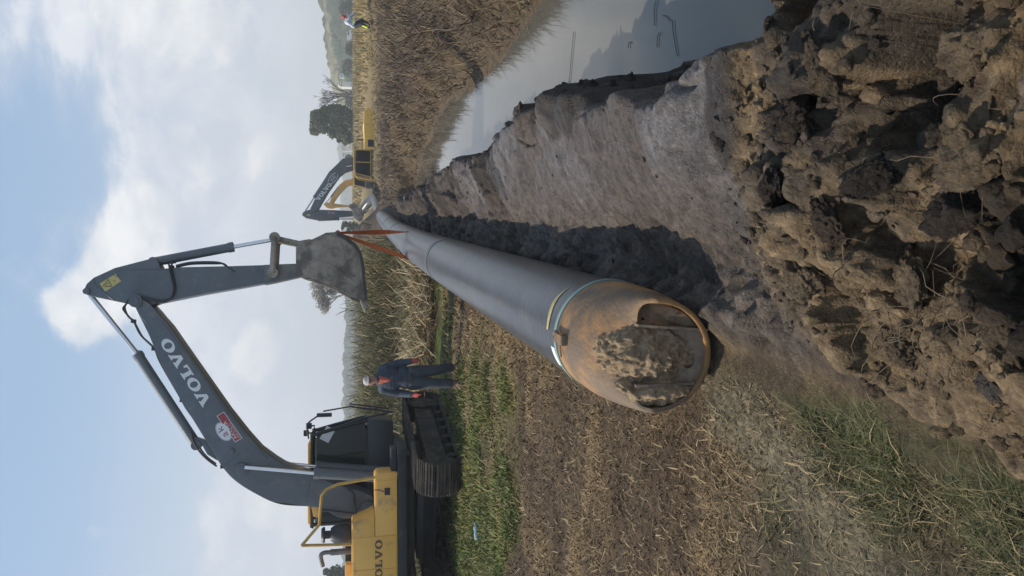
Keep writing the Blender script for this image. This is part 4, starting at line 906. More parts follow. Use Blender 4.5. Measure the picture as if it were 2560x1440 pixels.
# hoses
hs = MB()
for pts, yl in (([(316, 760), (308, 770), (311, 778), (325, 795), (334, 803), (352, 838), (385, 870), (400, 905), (440, 975), (480, 1040), (520, 1105), (556, 1163), (590, 1200), (640, 1232), (700, 1258), (780, 1264)], -.2),
                ([(322, 752), (312, 768), (320, 790), (336, 806), (356, 842), (388, 874), (410, 915), (450, 985), (500, 1068), (548, 1150), (585, 1196)], -.1),
                ([(487, 1085), (495, 1110), (505, 1128), (520, 1145), (540, 1160)], -.05), ([(478, 1080), (484, 1104), (500, 1130), (520, 1150), (542, 1166)], -.15),
                ([(316, 759), (322, 750), (345, 742), (378, 748), (405, 752), (428, 744), (438, 725), (434, 695), (429, 668), (432, 652)], -SW - .04), ([(345, 742), (350, 742), (400, 755), (425, 748), (434, 722), (428, 690), (422, 660)], -SW - .08),
                ([(440, 668), (480, 660), (540, 659), (560, 660), (575, 674), (590, 682)], -.12), ([(440, 664), (480, 656), (545, 656), (570, 668), (588, 680)], -.2), ([(388, 652), (400, 660), (440, 656)], .05),
                ([(868, 1222), (880, 1228), (886, 1245), (888, 1300), (884, 1330)], -BW - .06), ([(800, 1275), (840, 1279), (882, 1284), (905, 1284)], -BW - .03)): hs.tube(curve_pts([FR.p3(x, y, yl) for x, y in pts], 5), .019, 8)
for (x, y) in ((334, 803), (430, 668), (556, 1165), (455, 1000), (385, 872)): c_ = FR.p3(x, y, -.15); hs.box(c_, (.07, .2, .05))
hs.build('hydraulic_hose', HOSE, boom)
quad(FR, [(779, 1264), (800, 1268), (803, 1292), (786, 1288)], 0.05); MB().prism(FR.poly([(779, 1264), (800, 1266), (803, 1293), (784, 1289)], 0), -.1, .12).build('lamp_bracket', YEL, boom, bevel=.01)
# upper structure
YR = -1.36
def fz(x, y, yl): return FR.px(x, y, yl)
zf_top = fz(937, 1230, YR)[1]; zb = fz(994, 1230, YR)[1]; xf = fz(960, 1182, YR)[0]; xh = fz(930, 1293, YR)[0]; zh = fz(879, 1340, YR)[1]; xd = fz(930, 1341, YR)[0]; xd2 = fz(930, 1423, YR)[0]
deck = MB().box((-1.0, 0, zb - .10), (4.4, 2.66, .16)).box((-1.0, YR + .1, zb - .09), (4.4, .22, .17)); deck.prism([(-2.2, .78), (1.1, .78), (1.0, .95), (-2.1, .95)], -.95, .95)
deck = deck.build('deck', DARK, EX, bevel=.02)
MB().tube([(-.15, 0, .62), (-.15, 0, .98)], .72, 32).build('slew_ring', DARK, EX)
tb = MB().prism([(xh - .5, zb), (xf, zb), (xf, zf_top - .05), (xf - .06, zf_top), (xh - .5, zf_top)], YR, -.66).build('tool_box', YEL, EX, bevel=.035)
MB().prism([(xd + .01, zb + .015), (xf - .14, zb + .015), (xf - .14, zf_top - .04), (xh + .02, zf_top - .04), (xh - .08, zf_top - .10), (xd + .01, zf_top - .10)], YR - .012, YR + .02).build('side_door', YEL, tb, bevel=.008)
hv = fz(968, 1228, YR); hd = MB().box((hv[0], YR - .02, hv[1]), (.13, .02, .10)); hd.box((hv[0], YR - .035, hv[1] - .02), (.09, .02, .03)); hd.tube(curve_pts([(hv[0] + .04, YR - .02, zf_top + .02), (hv[0] + .03, YR - .03, zf_top - .09), (hv[0] + .0, YR - .03, hv[1] + .06)], 4), .008, 6); hd.build('door_handle', BLK, tb)
hood = MB().prism([(-3.0, zb), (xd, zb), (xd, zf_top), (xh + .02, zf_top + .0), (xh - .16, zh - .02), (xh - .22, zh), (-3.0, zh)], YR, 1.30).build('hood', YEL, EX, bevel=.03)
for (a_, b_p) in ((xd - .008, xd2 + .008), (xd2 - .008, -2.95)): MB().box(((a_ + b_p) / 2, YR - .004, (zb + zh) / 2), (a_ - b_p, .02, zh - zb - .05)).build('side_door', YEL, hood, bevel=.012)
MB().prism([(-3.0, zb - .25), (-3.0, zh + .02), (-3.5, zh - .04), (-3.62, zh - .3), (-3.6, zb + .1), (-3.45, zb - .25)], -1.3, 1.3).build('counterweight', YEL, EX, bevel=.06)
mb = MB(); w0 = Vector((fz(948, 1470, YR)[0], YR - .018, fz(956, 1470, YR)[1])); w1 = Vector((fz(948, 1349, YR)[0], YR - .018, w0.z)); word(mb, w0, w1, Vector((0, 0, fz(938, 1400, YR)[1] - w0.z)), True).build('panel_lettering', BRN, hood)
MB().box((-1.6, .3, zh + .06), (1.9, 1.5, .12)).build('engine_cover', DARK, hood, bevel=.03)
# guard rail
rl = MB(); rp = [FR.p3(x, y, YR + .04) for x, y in [(1003, 1200), (1001, 1190), (994, 1184), (936, 1194), (844, 1211), (815, 1224), (804, 1240), (802, 1262), (798, 1312), (754, 1364)]]; rl.tube(rp, .028, 10); rl.tube([FR.p3(754, 1364, YR + .04), FR.p3(880, 1361, YR + .04)], .028, 10)
rl.tube([FR.p3(804, 1250, YR + .04), FR.p3(804, 1250, YR + .04) + Vector((0, .5, 0))], .024, 8); rl.build('guard_rail', RAILY, EX)
# pre-cleaner, exhaust, roof clutter on the hood
def lathe(mb, c, prof, seg=24): mb.tube([(c[0], c[1], z_) for z_, r in prof], [r for z_, r in prof], seg); return mb
c_ = FR.p3(878, 1333, -.75); k = abs(FR.p3(827, 1333, -.75).z - c_.z); lathe(MB(), (c_.x, -.75, 0), [(zh, .15), (zh + .05, .185), (c_.z + k * .5, .19), (c_.z + k * .85, .16), (c_.z + k, .12), (c_.z + k, .075), (c_.z + k * 1.28, .075), (c_.z + k * 1.28, .14), (c_.z + k * 1.36, .15), (c_.z + k * 1.46, .12)]).build('air_cleaner', BLK, hood)
c_ = FR.p3(870, 1378, -.6); k2 = FR.p3(806, 1378, -.6).z; ex_ = MB().tube([(c_.x, -.6, zh - .02), (c_.x, -.6, k2 - .15)], .06, 14); ex_.tube(curve_pts([(c_.x, -.6, k2 - .16), (c_.x, -.6, k2 - .03), (c_.x - .06, -.6, k2 + .03), (c_.x - .26, -.6, k2 - .01)], 5), .042, 14); ex_.build('exhaust_pipe', mat('exhaust_steel', (.17, .17, .17), .5, .6), hood)
MB().box((c_.x - .25, -.9, zh + .06), (.22, .3, .12)).box((c_.x - .5, -.5, zh + .05), (.3, .5, .1)).build('hood_cap', YEL, hood, bevel=.03)
# cab on the far (left) side
CB = cab(EX, -.55, 1.62, .50, 1.42, zb - .02, 2.86, BLK, YEL, mat('cab_dark', (.035, .038, .042), .45, var=.2, scale=2), .40)
MB().tube(curve_pts([(1.75, .52, 1.1), (1.62, .52, 1.75), (1.45, .52, 2.3)], 4), .022, 8).build('cab_rail', BLK, CB)
mr = MB(); mr.tube(curve_pts([(1.25, .47, 2.84), (1.55, .40, 2.86), (1.72, .36, 2.66)], 4), .018, 8); mr.box((1.74, .36, 2.52), (.07, .20, .30)); mr.build('mirror', BLK, CB, bevel=.015)
for q in ((1.5, .62, 2.84), (1.3, 1.1, 2.92)): MB().box(q, (.12, .14, .11)).tube([Vector(q) - Vector((0, 0, .12)), q], .02, 6).build('work_lamp', BLK, CB, bevel=.01)
mr = MB(); mr.tube([(1.75, .55, 1.15), (1.88, .55, 2.0), (1.80, .55, 2.55)], .016, 8); mr.tube([(1.75, 1.3, 1.15), (1.88, 1.3, 2.0)], .016, 8); mr.tube([(1.88, .55, 2.0), (1.88, 1.3, 2.0)], .014, 8); mr.build('front_guard', BLK, CB)
MB().box((1.32, .53, 2.46), (.30, .008, .20), Matrix.Rotation(.5, 3, 'Y')).build('paper_notice', WHT, CB)
bx = MB().box((.75, -.95, zb + .06), (.9, .55, .10)); bx.build('step_plate', DARK, EX, bevel=.01)
# crawler tracks, the undercarriage is slewed against the body
PSI = math.radians(80) - FR.phi
U = Matrix.Translation((.12, -.10, 0)) @ Matrix.Rotation(PSI, 4, 'Z')
for s_ in (-1, 1): place(track_mesh(4.2, .86, .62), U @ Matrix.Translation((0, s_ * 1.2, 0))).build('track', TRK, EX, bevel=0)
place(MB().box((0, 0, .55), (1.8, 1.9, .36)).box((.7, 0, .5), (.4, 2.2, .28)).box((-.7, 0, .5), (.4, 2.2, .28)), U).build('carbody', DARK, EX, bevel=.03)

# orange sling from the bucket round the pipe
SLM = mat('orange_webbing', (.62, .15, .035), .75, var=.15, scale=9, bump=.2, bscale=60)
hook = FR.p3(845, 582, -.1); hk = FR.c + FR.d * hook.x + FR.n * hook.y + Vector((0, 0, hook.z))
YS = 17.0; pc_ = pctr(YS)
def strap(mb, pts, w, wds, th=.012):
    k = len(pts); vs = []
    for i, p in enumerate(pts):
        t_ = (pts[min(i + 1, k - 1)] - pts[max(i - 1, 0)]).normalized(); wd = wds[i]; s_ = (wd - t_ * wd.dot(t_)).normalized(); n_v = t_.cross(s_).normalized(); ww = w if not isinstance(w, list) else w[i]
        vs += [p + s_ * ww / 2 + n_v * th / 2, p - s_ * ww / 2 + n_v * th / 2, p - s_ * ww / 2 - n_v * th / 2, p + s_ * ww / 2 - n_v * th / 2]
    fs = [(i * 4 + j, i * 4 + (j + 1) % 4, (i + 1) * 4 + (j + 1) % 4, (i + 1) * 4 + j) for i in range(k - 1) for j in range(4)]; fs += [(3, 2, 1, 0), tuple((k - 1) * 4 + j for j in range(4))]; mb.add(vs, fs)
sl = MB(); R2 = PIPE_R + .012
pts = [hk + Vector((0, -.02, .02))]
a_start, a_end = math.radians(18), math.radians(-198)
arc = [Vector((pc_.x + R2 * math.cos(a), 0, pc_.z + R2 * math.sin(a))) for a in np.linspace(a_start, a_end, 26)]
for i, p in enumerate(arc): p.y = YS - .55 + 1.0 * (1 - i / 25) - .15
# leg to the right side of the pipe comes from the hook over the crown, the other hangs to the left flank
s1 = [hk + (arc[0] + Vector((-.02, 0, .10)) - hk) * f for f in np.linspace(0, 1, 8)]
s2 = [arc[-1] + (hk + Vector((-.02, -.05, 0)) - arc[-1]) * f for f in np.linspace(0.02, 1, 8)]
path = s1 + arc + s2
PD = (pctr(YS + .5) - pctr(YS - .5)).normalized(); XD = Vector((1, -.25, 0))
strap(sl, path, [.045 + .06 * min(1, i / 4) for i in range(8)] + [.11] * 26 + [.085 - .035 * max(0, (i - 4) / 3) for i in range(8)], [XD.lerp(PD, max(0, (i - 3) / 4)) for i in range(8)] + [PD] * 26 + [PD.lerp(XD, min(1, .25 + i / 3)) for i in range(8)])
sl.tube([hk + Vector((.0, -.09, .0)), hk + Vector((0, .12, .02))], .05, 10)
o = sl.build('lifting_sling', SLM, angle=30); tag(o, 'orange webbing sling from the bucket looped under the grey pipe', 'sling')
# ---------------------------------------------------------------- far grey excavator, facing left
def far_machine(name, label, c, phi, boom_px, stick_px, bw, bm_, sm_, body_m, roof_m, z_deck, frame_m):
    fr = Frame(c, phi); root = empty(name, fr.c, fr.phi); tag(root, label, 'excavator', group='excavators along the pipeline')
    b = MB().prism(fr.poly(boom_px, bw), -bw, bw).build('boom', bm_, root, bevel=.02)
    s_ = MB().prism(fr.poly(stick_px, bw * .7), -bw * .7, bw * .7).build('stick', sm_, root, bevel=.02)
    zd = z_deck; body_m = mat('far_' + name + '_yellow', (.86, .52, .10), .45, var=.08) if body_m is YEL else body_m
    MB().box((-1.0, 0, zd - .1), (4.2, 2.6, .2)).build('deck', DARK, root, bevel=.02)
    h_ = MB().prism([(-2.4, zd), (-.6, zd), (-.6, zd + .95), (-2.4, zd + 1.0)], -1.25, 1.3).build('hood', body_m, root, bevel=.04)
    MB().prism([(-2.4, zd + .1), (-2.4, zd + 1.05), (-3.3, zd + .98), (-3.6, zd + .72), (-3.35, zd + .40), (-2.7, zd - .25), (-2.4, zd - .35)], -1.25, 1.25).build('counterweight', body_m, root, bevel=.06)
    MB().box((-1.05, 1.305, zd + .5), (.5, .02, .45)).build('vent_grille', DARK, h_)
    lathe(MB(), (-1.6, -.5, 0), [(zd + .9, .06), (zd + 1.45, .06), (zd + 1.5, .04)], 12).build('exhaust_pipe', DARK, h_)
    cab(root, -.6, 1.35, .35, 1.30, zd, zd + 1.68, frame_m, roof_m, mat('cab_grey', (.06, .065, .06), .5), .35)
    for q in (-1, 1): place(track_mesh(4.0, .9, .6, 40), Matrix.Translation((-.2, q * 1.15, 0))).build('track', TRK, root)
    MB().box((-.2, 0, .55), (1.6, 1.8, .4)).build('carbody', DARK, root)
    return fr, root, b, s_
c1 = at_y(900, 402, 56.5); zg1 = -1.1
FV, R1, B1, S1 = far_machine('excavator', 'smaller looking excavator with grey boom and yellow tail behind the straw covered bank', (c1.x, 56.5, zg1), math.pi,
    [(915, 398), (885, 393), (857, 396), (840, 413), (822, 430), (805, 458), (780, 513), (775, 522), (784, 529), (797, 523), (822, 480), (850, 441), (864, 430), (884, 424), (915, 424)],
    [(755, 538), (757, 531), (772, 524), (790, 524), (830, 525), (882, 527), (898, 530), (898, 537), (877, 541), (810, 547), (797, 551), (780, 548), (765, 545)], .28, PAINT, PAINT, YEL, RAILY, 1.15, RAILY)
mb = MB(); yl = .28 + .006; a3, b3 = FV.p3(798, 502, yl), FV.p3(831, 461, yl); word(mb, a3, b3, (FV.p3(787, 500, yl) - FV.p3(797.5, 504, yl)), False).build('boom_lettering', WHT, B1)
mb = MB(); e1v = (b3 - a3).normalized(); e2v = Vector((-e1v.z, 0, e1v.x)) * -1
if e2v.z < 0: e2v = -e2v
for r0, r1 in ((.42, .36),):
    cc3 = FV.p3(832.5, 446, yl); kk = 20
    for (a0, a1) in ((.3, 2.8), (3.5, 5.9)):
        q = [cc3 + e1v * .46 * math.cos(a) + e2v * .22 * math.sin(a) for a in np.linspace(a0, a1, kk)]; mb.tube(q, .022, 5)
    for j in (-1, 0, 1): mb.tube([cc3 + e1v * -.24 + e2v * (j * .08), cc3 + e1v * .24 + e2v * (j * .08)], .016, 5)
mb.build('boom_emblem', WHT, B1)
st = MB()
for (x, y) in ((820, 531), (826, 531), (832, 532)): st.add([FV.p3(x - 1.2, y - 2.5, .205), FV.p3(x + 1.6, y - 2.5, .205), FV.p3(x + 4.5, y + 3.5, .205), FV.p3(x + 1.7, y + 3.5, .205)], [(0, 1, 2, 3)])
st.build('stick_stripes', mat('stripe_pink', (.50, .30, .31), .5), S1); quad(FV, [(767, 535), (776, 535), (776, 540), (767, 540)], .205).build('warning_sticker', mat('sticker_yellow', (.52, .43, .16), .55), S1)
cyl_pair(FV, R1, FV.p3(826, 432, 0), FV.p3(785, 494, 0), FV.p3(757, 537, 0), .10, .05, 'stick_cylinder'); cyl_pair(FV, R1, FV.p3(798, 550, 0), FV.p3(848, 548, 0), FV.p3(884, 547, 0), .09, .05, 'bucket_cylinder')
bq = MB(); bpx = FV.poly([(882, 527), (884, 547), (895, 556), (905, 553), (910, 538), (905, 524), (893, 520)], 0); bq.prism(bpx, -.5, .5); bq.build('bucket', STEEL, R1, bevel=.05)
MB().tube(curve_pts([FV.p3(880, 415, .4), FV.p3(866, 417, .4)], 3), .06, 8).build('boom_cylinder', CHR, R1)
cr = MB().tube(curve_pts([(1.52, .4, 1.15), (1.45, .4, 2.1), (1.15, .4, 2.75), (-.5, .4, 2.82)], 4), .05, 8).tube(curve_pts([(1.52, 1.25, 1.15), (1.45, 1.25, 2.1), (1.15, 1.25, 2.75), (-.5, 1.25, 2.82)], 4), .05, 8); cr.build('cab_guard', RAILY, R1)
# ropes from the far bucket to the pipe
hkp = FV.p3(900, 535, 0); hkw = FV.c + FV.d * hkp.x + FV.n * hkp.y + Vector((0, 0, hkp.z)); rp = MB()
for dy in (-1.1, 1.0):
    yq = hkw.y + dy; tgt = pctr(min(yq, 61)); rp.tube(curve_pts([hkw, (hkw + tgt) / 2 + Vector((.05, 0, -.05)), tgt + Vector((-.1, 0, PIPE_R + .02)), tgt + Vector((PIPE_R + .02, 0, 0)), tgt + Vector((0, 0, -PIPE_R - .02))], 5), .035, 6)
o = rp.build('lifting_rope', mat('pale_rope', (.40, .33, .24), .8)); tag(o, 'pale ropes from the far bucket down to the bent pipe end', 'rope')
# orange machine further off
c2 = at_y(906, 440, 78); 
FO, R2_, B2, S2 = far_machine('excavator', 'orange excavator with raised orange boom, farthest of the machines', (c2.x, 78, zg1), math.pi,
    [(912, 437), (882, 447), (864, 450), (849, 461), (840, 476), (827, 497), (823, 507), (832, 511), (844, 493), (856, 478), (867, 467), (872, 463), (885, 463), (912, 455)],
    [(809, 512), (811, 508), (822, 506), (832, 508), (869, 513), (884, 514), (884, 519), (869, 518), (840, 519), (829, 522), (818, 520)], .26, ORG, ORG, ORG, ORG, 1.1, ORG)
cyl_pair(FO, R2_, FO.p3(846, 468, .1), FO.p3(828, 492, .1), FO.p3(811, 511, .1), .09, .05, 'stick_cylinder')
bq = MB().prism(FO.poly([(872, 513), (872, 520), (880, 528), (892, 526), (895, 516), (886, 508)], 0), -.5, .5).build('bucket', STEEL, R2_, bevel=.05)

# ================================================================== people
SKIN = mat('skin', (.30, .165, .115), .55, var=.1, scale=9)
def remesh(mb_parts, name, m, parent, vox=.012, smooth_it=4):
    """union of capsules / balls into one continuous skin"""
    mb = MB()
    for kind, *a in mb_parts:
        if kind == 'cap':
            p, q, r0, r1 = a; p, q = Vector(p), Vector(q); u = (q - p).normalized(); pts = []; rs = []
            for k in range(5): t_ = math.radians(90 - 90 * k / 4); pts.append(p - u * r0 * math.sin(t_)); rs.append(max(r0 * math.cos(t_), .001))
            for k in range(5): t_ = math.radians(90 * k / 4); pts.append(q + u * r1 * math.sin(t_)); rs.append(max(r1 * math.cos(t_), .001))
            mb.tube(pts, rs, 16)
        else:
            c, s_ = a[0], a[1]; k0 = len(mb.v); pts = []; rs = []
            n_ = 12
            for k in range(n_ + 1): t_ = math.pi * k / n_ - math.pi / 2; pts.append((0, 0, math.sin(t_))); rs.append(max(math.cos(t_), .001))
            mb.tube(pts, rs, 18)
            R_m = a[2] if len(a) > 2 else Matrix.Identity(3)
            mb.v[k0:] = [tuple(Vector(c) + R_m @ Vector((v[0] * s_[0], v[1] * s_[1], v[2] * s_[2]))) for v in mb.v[k0:]]
    me = bpy.data.meshes.new(name); me.from_pydata(mb.v, [], mb.f); ob = bpy.data.objects.new(name, me); COL.objects.link(ob)
    md = ob.modifiers.new('r', 'REMESH'); md.mode = 'VOXEL'; md.voxel_size = vox; ms = ob.modifiers.new('s', 'SMOOTH'); ms.iterations = smooth_it; ms.factor = .5
    dg = bpy.context.evaluated_depsgraph_get(); me2 = bpy.data.meshes.new_from_object(ob.evaluated_get(dg)); bpy.data.objects.remove(ob)
    me2.polygons.foreach_set('use_smooth', [True] * len(me2.polygons)); me2.materials.clear()
    return link(name, me2, m, parent)
def person(root, J, cols, hat, vox=.012):
    """J: joints in metres, facing -y; cols: jacket, shirt, trousers, boots, glove"""
    hd = Vector(J['head']); nk = Vector(J['neck']); body = [('ball', hd, (.075, .095, .115)), ('ball', hd + Vector((0, -.02, -.05)), (.058, .075, .075)), ('cap', hd + Vector((0, .01, -.08)), nk, .055, .062),
        ('ball', hd + Vector((0, -.098, -.015)), (.014, .022, .024)), ('ball', hd + Vector((0, -.088, .03)), (.05, .014, .012)), ('ball', hd + Vector((0, -.085, -.068)), (.024, .014, .010)), ('ball', hd + Vector((0, -.07, -.105)), (.03, .025, .02)),
        ('ball', hd + Vector((-.077, .01, -.01)), (.012, .022, .032)), ('ball', hd + Vector((.077, .01, -.01)), (.012, .022, .032)),
        ('cap', nk + Vector((0, .02, -.12)), Vector(J['pelvis']) + Vector((0, .01, .02)), .085, .085), ('cap', nk, nk + Vector((0, .01, -.12)), .062, .08), ('cap', J['sh_l'], J['sh_r'], .06, .06)]
    for s_ in 'lr':
        body += [('cap', J['sh_' + s_], J['el_' + s_], .05, .042), ('cap', J['el_' + s_], J['ha_' + s_], .040, .028), ('cap', J['hip_' + s_], J['kn_' + s_], .075, .055), ('cap', J['kn_' + s_], J['an_' + s_], .052, .04)]
        h_ = Vector(J['ha_' + s_]); dn = (h_ - Vector(J['el_' + s_])).normalized(); sx = -1 if s_ == 'l' else 1
        body += [('cap', h_, h_ + dn * .08, .036, .036)]
        for k in range(4): o_ = Vector((0, -.030 + .02 * k, 0)); body += [('cap', h_ + dn * .09 + o_, h_ + dn * (.155 - abs(k - 1.4) * .010) + o_ + Vector((-sx * .022, -.015, 0)), .010, .0085)]
        body += [('cap', h_ + dn * .03 + Vector((-sx * .012, -.035, 0)), h_ + dn * .085 + Vector((-sx * .02, -.062, 0)), .012, .010)]
    b = remesh(body, 'body', SKIN, root, vox * .75, 2)
    ja, tr_ = [], []
    pv = Vector(J['pelvis'])
    ja += [('ball', (nk + pv) / 2 + Vector((0, 0, .10)), (.225, .15, .27)), ('ball', pv + Vector((0, 0, .08)), (.205, .155, .20)), ('cap', nk + Vector((0, .01, -.14)), pv + Vector((0, 0, .05)), .155, .15), ('cap', Vector(J['sh_l']) * .92 + nk * .08, Vector(J['sh_r']) * .92 + nk * .08, .088, .088), ('cap', nk + Vector((0, .03, -.06)), nk + Vector((0, .02, 0)), .08, .075)]
    for s_ in 'lr':
        ja += [('cap', J['sh_' + s_], J['el_' + s_], .088, .074), ('cap', J['el_' + s_], Vector(J['ha_' + s_]) - (Vector(J['ha_' + s_]) - Vector(J['el_' + s_])).normalized() * .02, .073, .056)]
        tr_ += [('cap', J['hip_' + s_], J['kn_' + s_], .125, .098), ('cap', J['kn_' + s_], Vector(J['an_' + s_]) * .72 + Vector(J['kn_' + s_]) * .28, .096, .088)]
    tr_ += [('ball', pv + Vector((0, 0, .02)), (.195, .15, .16))]
    jk = remesh(ja, 'jacket', cols[0], root, vox, 3)
    if cols[1]:
        remesh([('cap', nk + Vector((-.05, -.075, .01)), nk + Vector((.0, -.150, -.17)), .034, .018), ('cap', nk + Vector((.05, -.075, .01)), nk + Vector((.0, -.150, -.17)), .034, .018), ('cap', nk + Vector((0, -.09, -.02)), nk + Vector((0, -.15, -.13)), .045, .025), ('ball', nk + Vector((0, -.01, .0)), (.082, .082, .035))], 'shirt', cols[1], root, vox, 2)
    remesh(tr_, 'trousers', cols[2], root, vox, 3)
    for s_ in 'lr':
        a_ = Vector(J['an_' + s_]); tdir = Vector(J.get('toe_' + s_, (0, -1, 0))); RM_ = Matrix.Rotation(math.atan2(tdir.x, -tdir.y), 3, 'Z')
        remesh([('cap', a_ * .70 + Vector(J['kn_' + s_]) * .30, a_ + Vector((0, 0, -.02)), .078, .062), ('ball', a_ + RM_ @ Vector((0, -.07, -.055)), (.055, .14, .05), RM_), ('ball', a_ + RM_ @ Vector((0, -.14, -.065)), (.052, .07, .042), RM_)], 'boot', cols[3], root, vox, 2)
        if cols[4]:
            h_ = Vector(J['ha_' + s_]); dn = (h_ - Vector(J['el_' + s_])).normalized(); sx = -1 if s_ == 'l' else 1
            gl = [('cap', h_ - dn * .03, h_ + dn * .085, .046, .044)]
            for k in range(4): o_ = Vector((0, -.036 + .024 * k, 0)); gl += [('cap', h_ + dn * .09 + o_, h_ + dn * (.165 - abs(k - 1.4) * .010) + o_ + Vector((-sx * .026, -.018, 0)), .0135, .0115)]
            gl += [('cap', h_ + dn * .03 + Vector((-sx * .014, -.042, 0)), h_ + dn * .09 + Vector((-sx * .024, -.072, 0)), .0155, .013)]
            remesh(gl, 'glove', cols[4], root, .008, 1)
    # face details
    for sx in (-1, 1): MB().tube([hd + Vector((sx * .031, -.082, .010)), hd + Vector((sx * .031, -.0925, .010))], .010, 10).build('eye', mat('eye_dark', (.015, .012, .010), .3), b)
    hat(root, hd); return b
def cap_hat(root, hd):
    mb = MB(); pr = [(.035, .092), (.07, .094), (.10, .082), (.122, .05), (.130, .004)]
    n_ = 20
    vs = []
    for z_, r in pr:
        for k in range(n_): a = 2 * math.pi * k / n_; vs.append(hd + Vector((math.cos(a) * r * .92, math.sin(a) * r * 1.12, z_)))
    mb.add(vs, [(j * n_ + k, j * n_ + (k + 1) % n_, (j + 1) * n_ + (k + 1) % n_, (j + 1) * n_ + k) for j in range(len(pr) - 1) for k in range(n_)] + [tuple(4 * n_ + k for k in range(n_)), tuple(range(n_ - 1, -1, -1))])
    pk = [hd + Vector((math.cos(a) * .082, -.075 + math.sin(a) * .105, .040 - .012 * abs(math.sin(a)))) for a in np.linspace(math.pi, 2 * math.pi, 14)]; k0 = len(pk)
    mb.add(pk + [p + Vector((0, 0, .012)) for p in pk], [tuple(range(k0)), tuple(range(2 * k0 - 1, k0 - 1, -1))] + [(i, i + 1, i + 1 + k0, i + k0) for i in range(k0 - 1)])
    mb.build('cap', mat('pale_cap', (.40, .38, .36), .8, var=.15, scale=20), root, angle=50)
def helmet(root, hd):
    mb = MB(); n_ = 24; pr = [(.02, .125), (.035, .115), (.08, .112), (.125, .09), (.15, .05), (.158, .004)]; vs = []
    for z_, r in pr:
        for k in range(n_): a = 2 * math.pi * k / n_; vs.append(hd + Vector((math.cos(a) * r, math.sin(a) * r * 1.18 - (.02 if z_ < .03 else 0), z_)))
    mb.add(vs, [(j * n_ + k, j * n_ + (k + 1) % n_, (j + 1) * n_ + (k + 1) % n_, (j + 1) * n_ + k) for j in range(len(pr) - 1) for k in range(n_)] + [tuple(range(n_ - 1, -1, -1))])
    mb.build('helmet', mat('red_helmet', (.48, .035, .04), .35), root)
pw = at_z(1152, 943, 0.0); man = empty('person', (pw.x, pw.y, gz(pw.x, pw.y) - .01), math.radians(4)); man.scale = (1.0, 1.0, 1.0)
tag(man, 'man in dark blue work clothes, pale cap and red gloves standing beside the near excavator', 'person')
Jm = dict(head=(-.02, -.05, 1.645), neck=(-.01, .0, 1.46), pelvis=(.02, .02, .94), sh_l=(-.185, .01, 1.42), sh_r=(.175, .02, 1.42), el_l=(-.262, .04, 1.13), el_r=(.275, .06, 1.14), ha_l=(-.29, -.10, .89), ha_r=(.315, -.03, .90),
          hip_l=(-.09, .02, .90), hip_r=(.11, .02, .90), kn_l=(-.10, -.06, .50), kn_r=(.14, .0, .49), an_l=(-.11, -.05, .10), an_r=(.185, .10, .10), toe_l=(-.35, -1, 0), toe_r=(.25, -1, 0))
person(man, Jm, [mat('denim_jacket', (.040, .054, .076), .85, var=.3, scale=7, col2=(.105, .155, .21), amt2=.75, scale2=4, bump=.5, bscale=26), mat('red_shirt', (.42, .09, .06), .8, var=.2, scale=20),  # lighter blue patches paint highlights into the denim
     mat('work_trousers', (.050, .058, .070), .85, var=.3, scale=6, col2=(.09, .085, .07), amt2=.5, scale2=4, bump=.5, bscale=22), mat('muddy_boot', (.17, .105, .065), .8, var=.35, scale=14), mat('red_glove', (.36, .05, .04), .75, var=.2, scale=30)], cap_hat)
fpx, fpy = 14.6, 43.5; wk = empty('person', (fpx, fpy, gz(fpx, fpy) + .02), math.radians(35)); tag(wk, 'worker in red helmet and hi-vis clothing bending on the far bank', 'person')
Jw = dict(head=(.08, -.30, 1.40), neck=(.04, -.18, 1.26), pelvis=(-.04, .10, .80), sh_l=(-.17, -.12, 1.20), sh_r=(.20, -.14, 1.20), el_l=(-.30, -.02, .95), el_r=(.33, -.26, .98), ha_l=(-.14, -.26, .82), ha_r=(.30, -.46, .84),
          hip_l=(-.13, .10, .78), hip_r=(.06, .10, .78), kn_l=(-.20, -.10, .46), kn_r=(.12, -.12, .46), an_l=(-.21, .06, .10), an_r=(.13, .06, .10))
person(wk, Jw, [mat('pale_blue_shirt', (.50, .55, .64), .8, var=.1), None, mat('navy_trousers', (.035, .04, .05), .8), mat('rubber_boot', (.03, .03, .03), .5), None], helmet, .018)
remesh([('ball', (0, -.03, 1.04), (.19, .16, .24)), ('cap', (-.13, -.1, 1.22), (.15, -.12, 1.22), .07, .07)], 'vest', mat('dark_vest', (.03, .035, .04), .8), wk, .018)
for q in (('hi_vis_band', (-.20, -.09, .44), (-.21, .04, .18), .095), ('hi_vis_band', (-.16, .06, .92), (-.05, -.12, .94), .11)): remesh([('cap', q[1], q[2], q[3], q[3])], q[0], mat('hi_vis_yellow', (.62, .80, .08), .6), wk, .018)

# bottle in the grass
bt = empty('bottle', at_z(1190, 1330, .02), 0); bt.location.z = gz(bt.location.x, bt.location.y) + .04; bt.rotation_euler = (0, 0, .6); tag(bt, 'crushed pale plastic bottle lying in the green grass', 'bottle')
m_, n_, l_, p_ = new_mat('clear_plastic'); p_.inputs['Base Color'].default_value = (.62, .72, .74, 1); p_.inputs['Roughness'].default_value = .2; p_.inputs['Transmission Weight'].default_value = .35
MB().tube([(-.12, 0, 0), (-.115, 0, 0), (-.03, 0, .006), (.0, 0, .002), (.05, 0, .004), (.085, 0, .006), (.10, 0, .008), (.13, 0, .008)], [.02, .036, .038, .031, .037, .032, .014, .013], 16).build('bottle_body', m_, bt); MB().tube([(.128, 0, .008), (.15, 0, .008)], .017, 12).build('bottle_cap', mat('cap_blue', (.15, .3, .55), .4), bt)
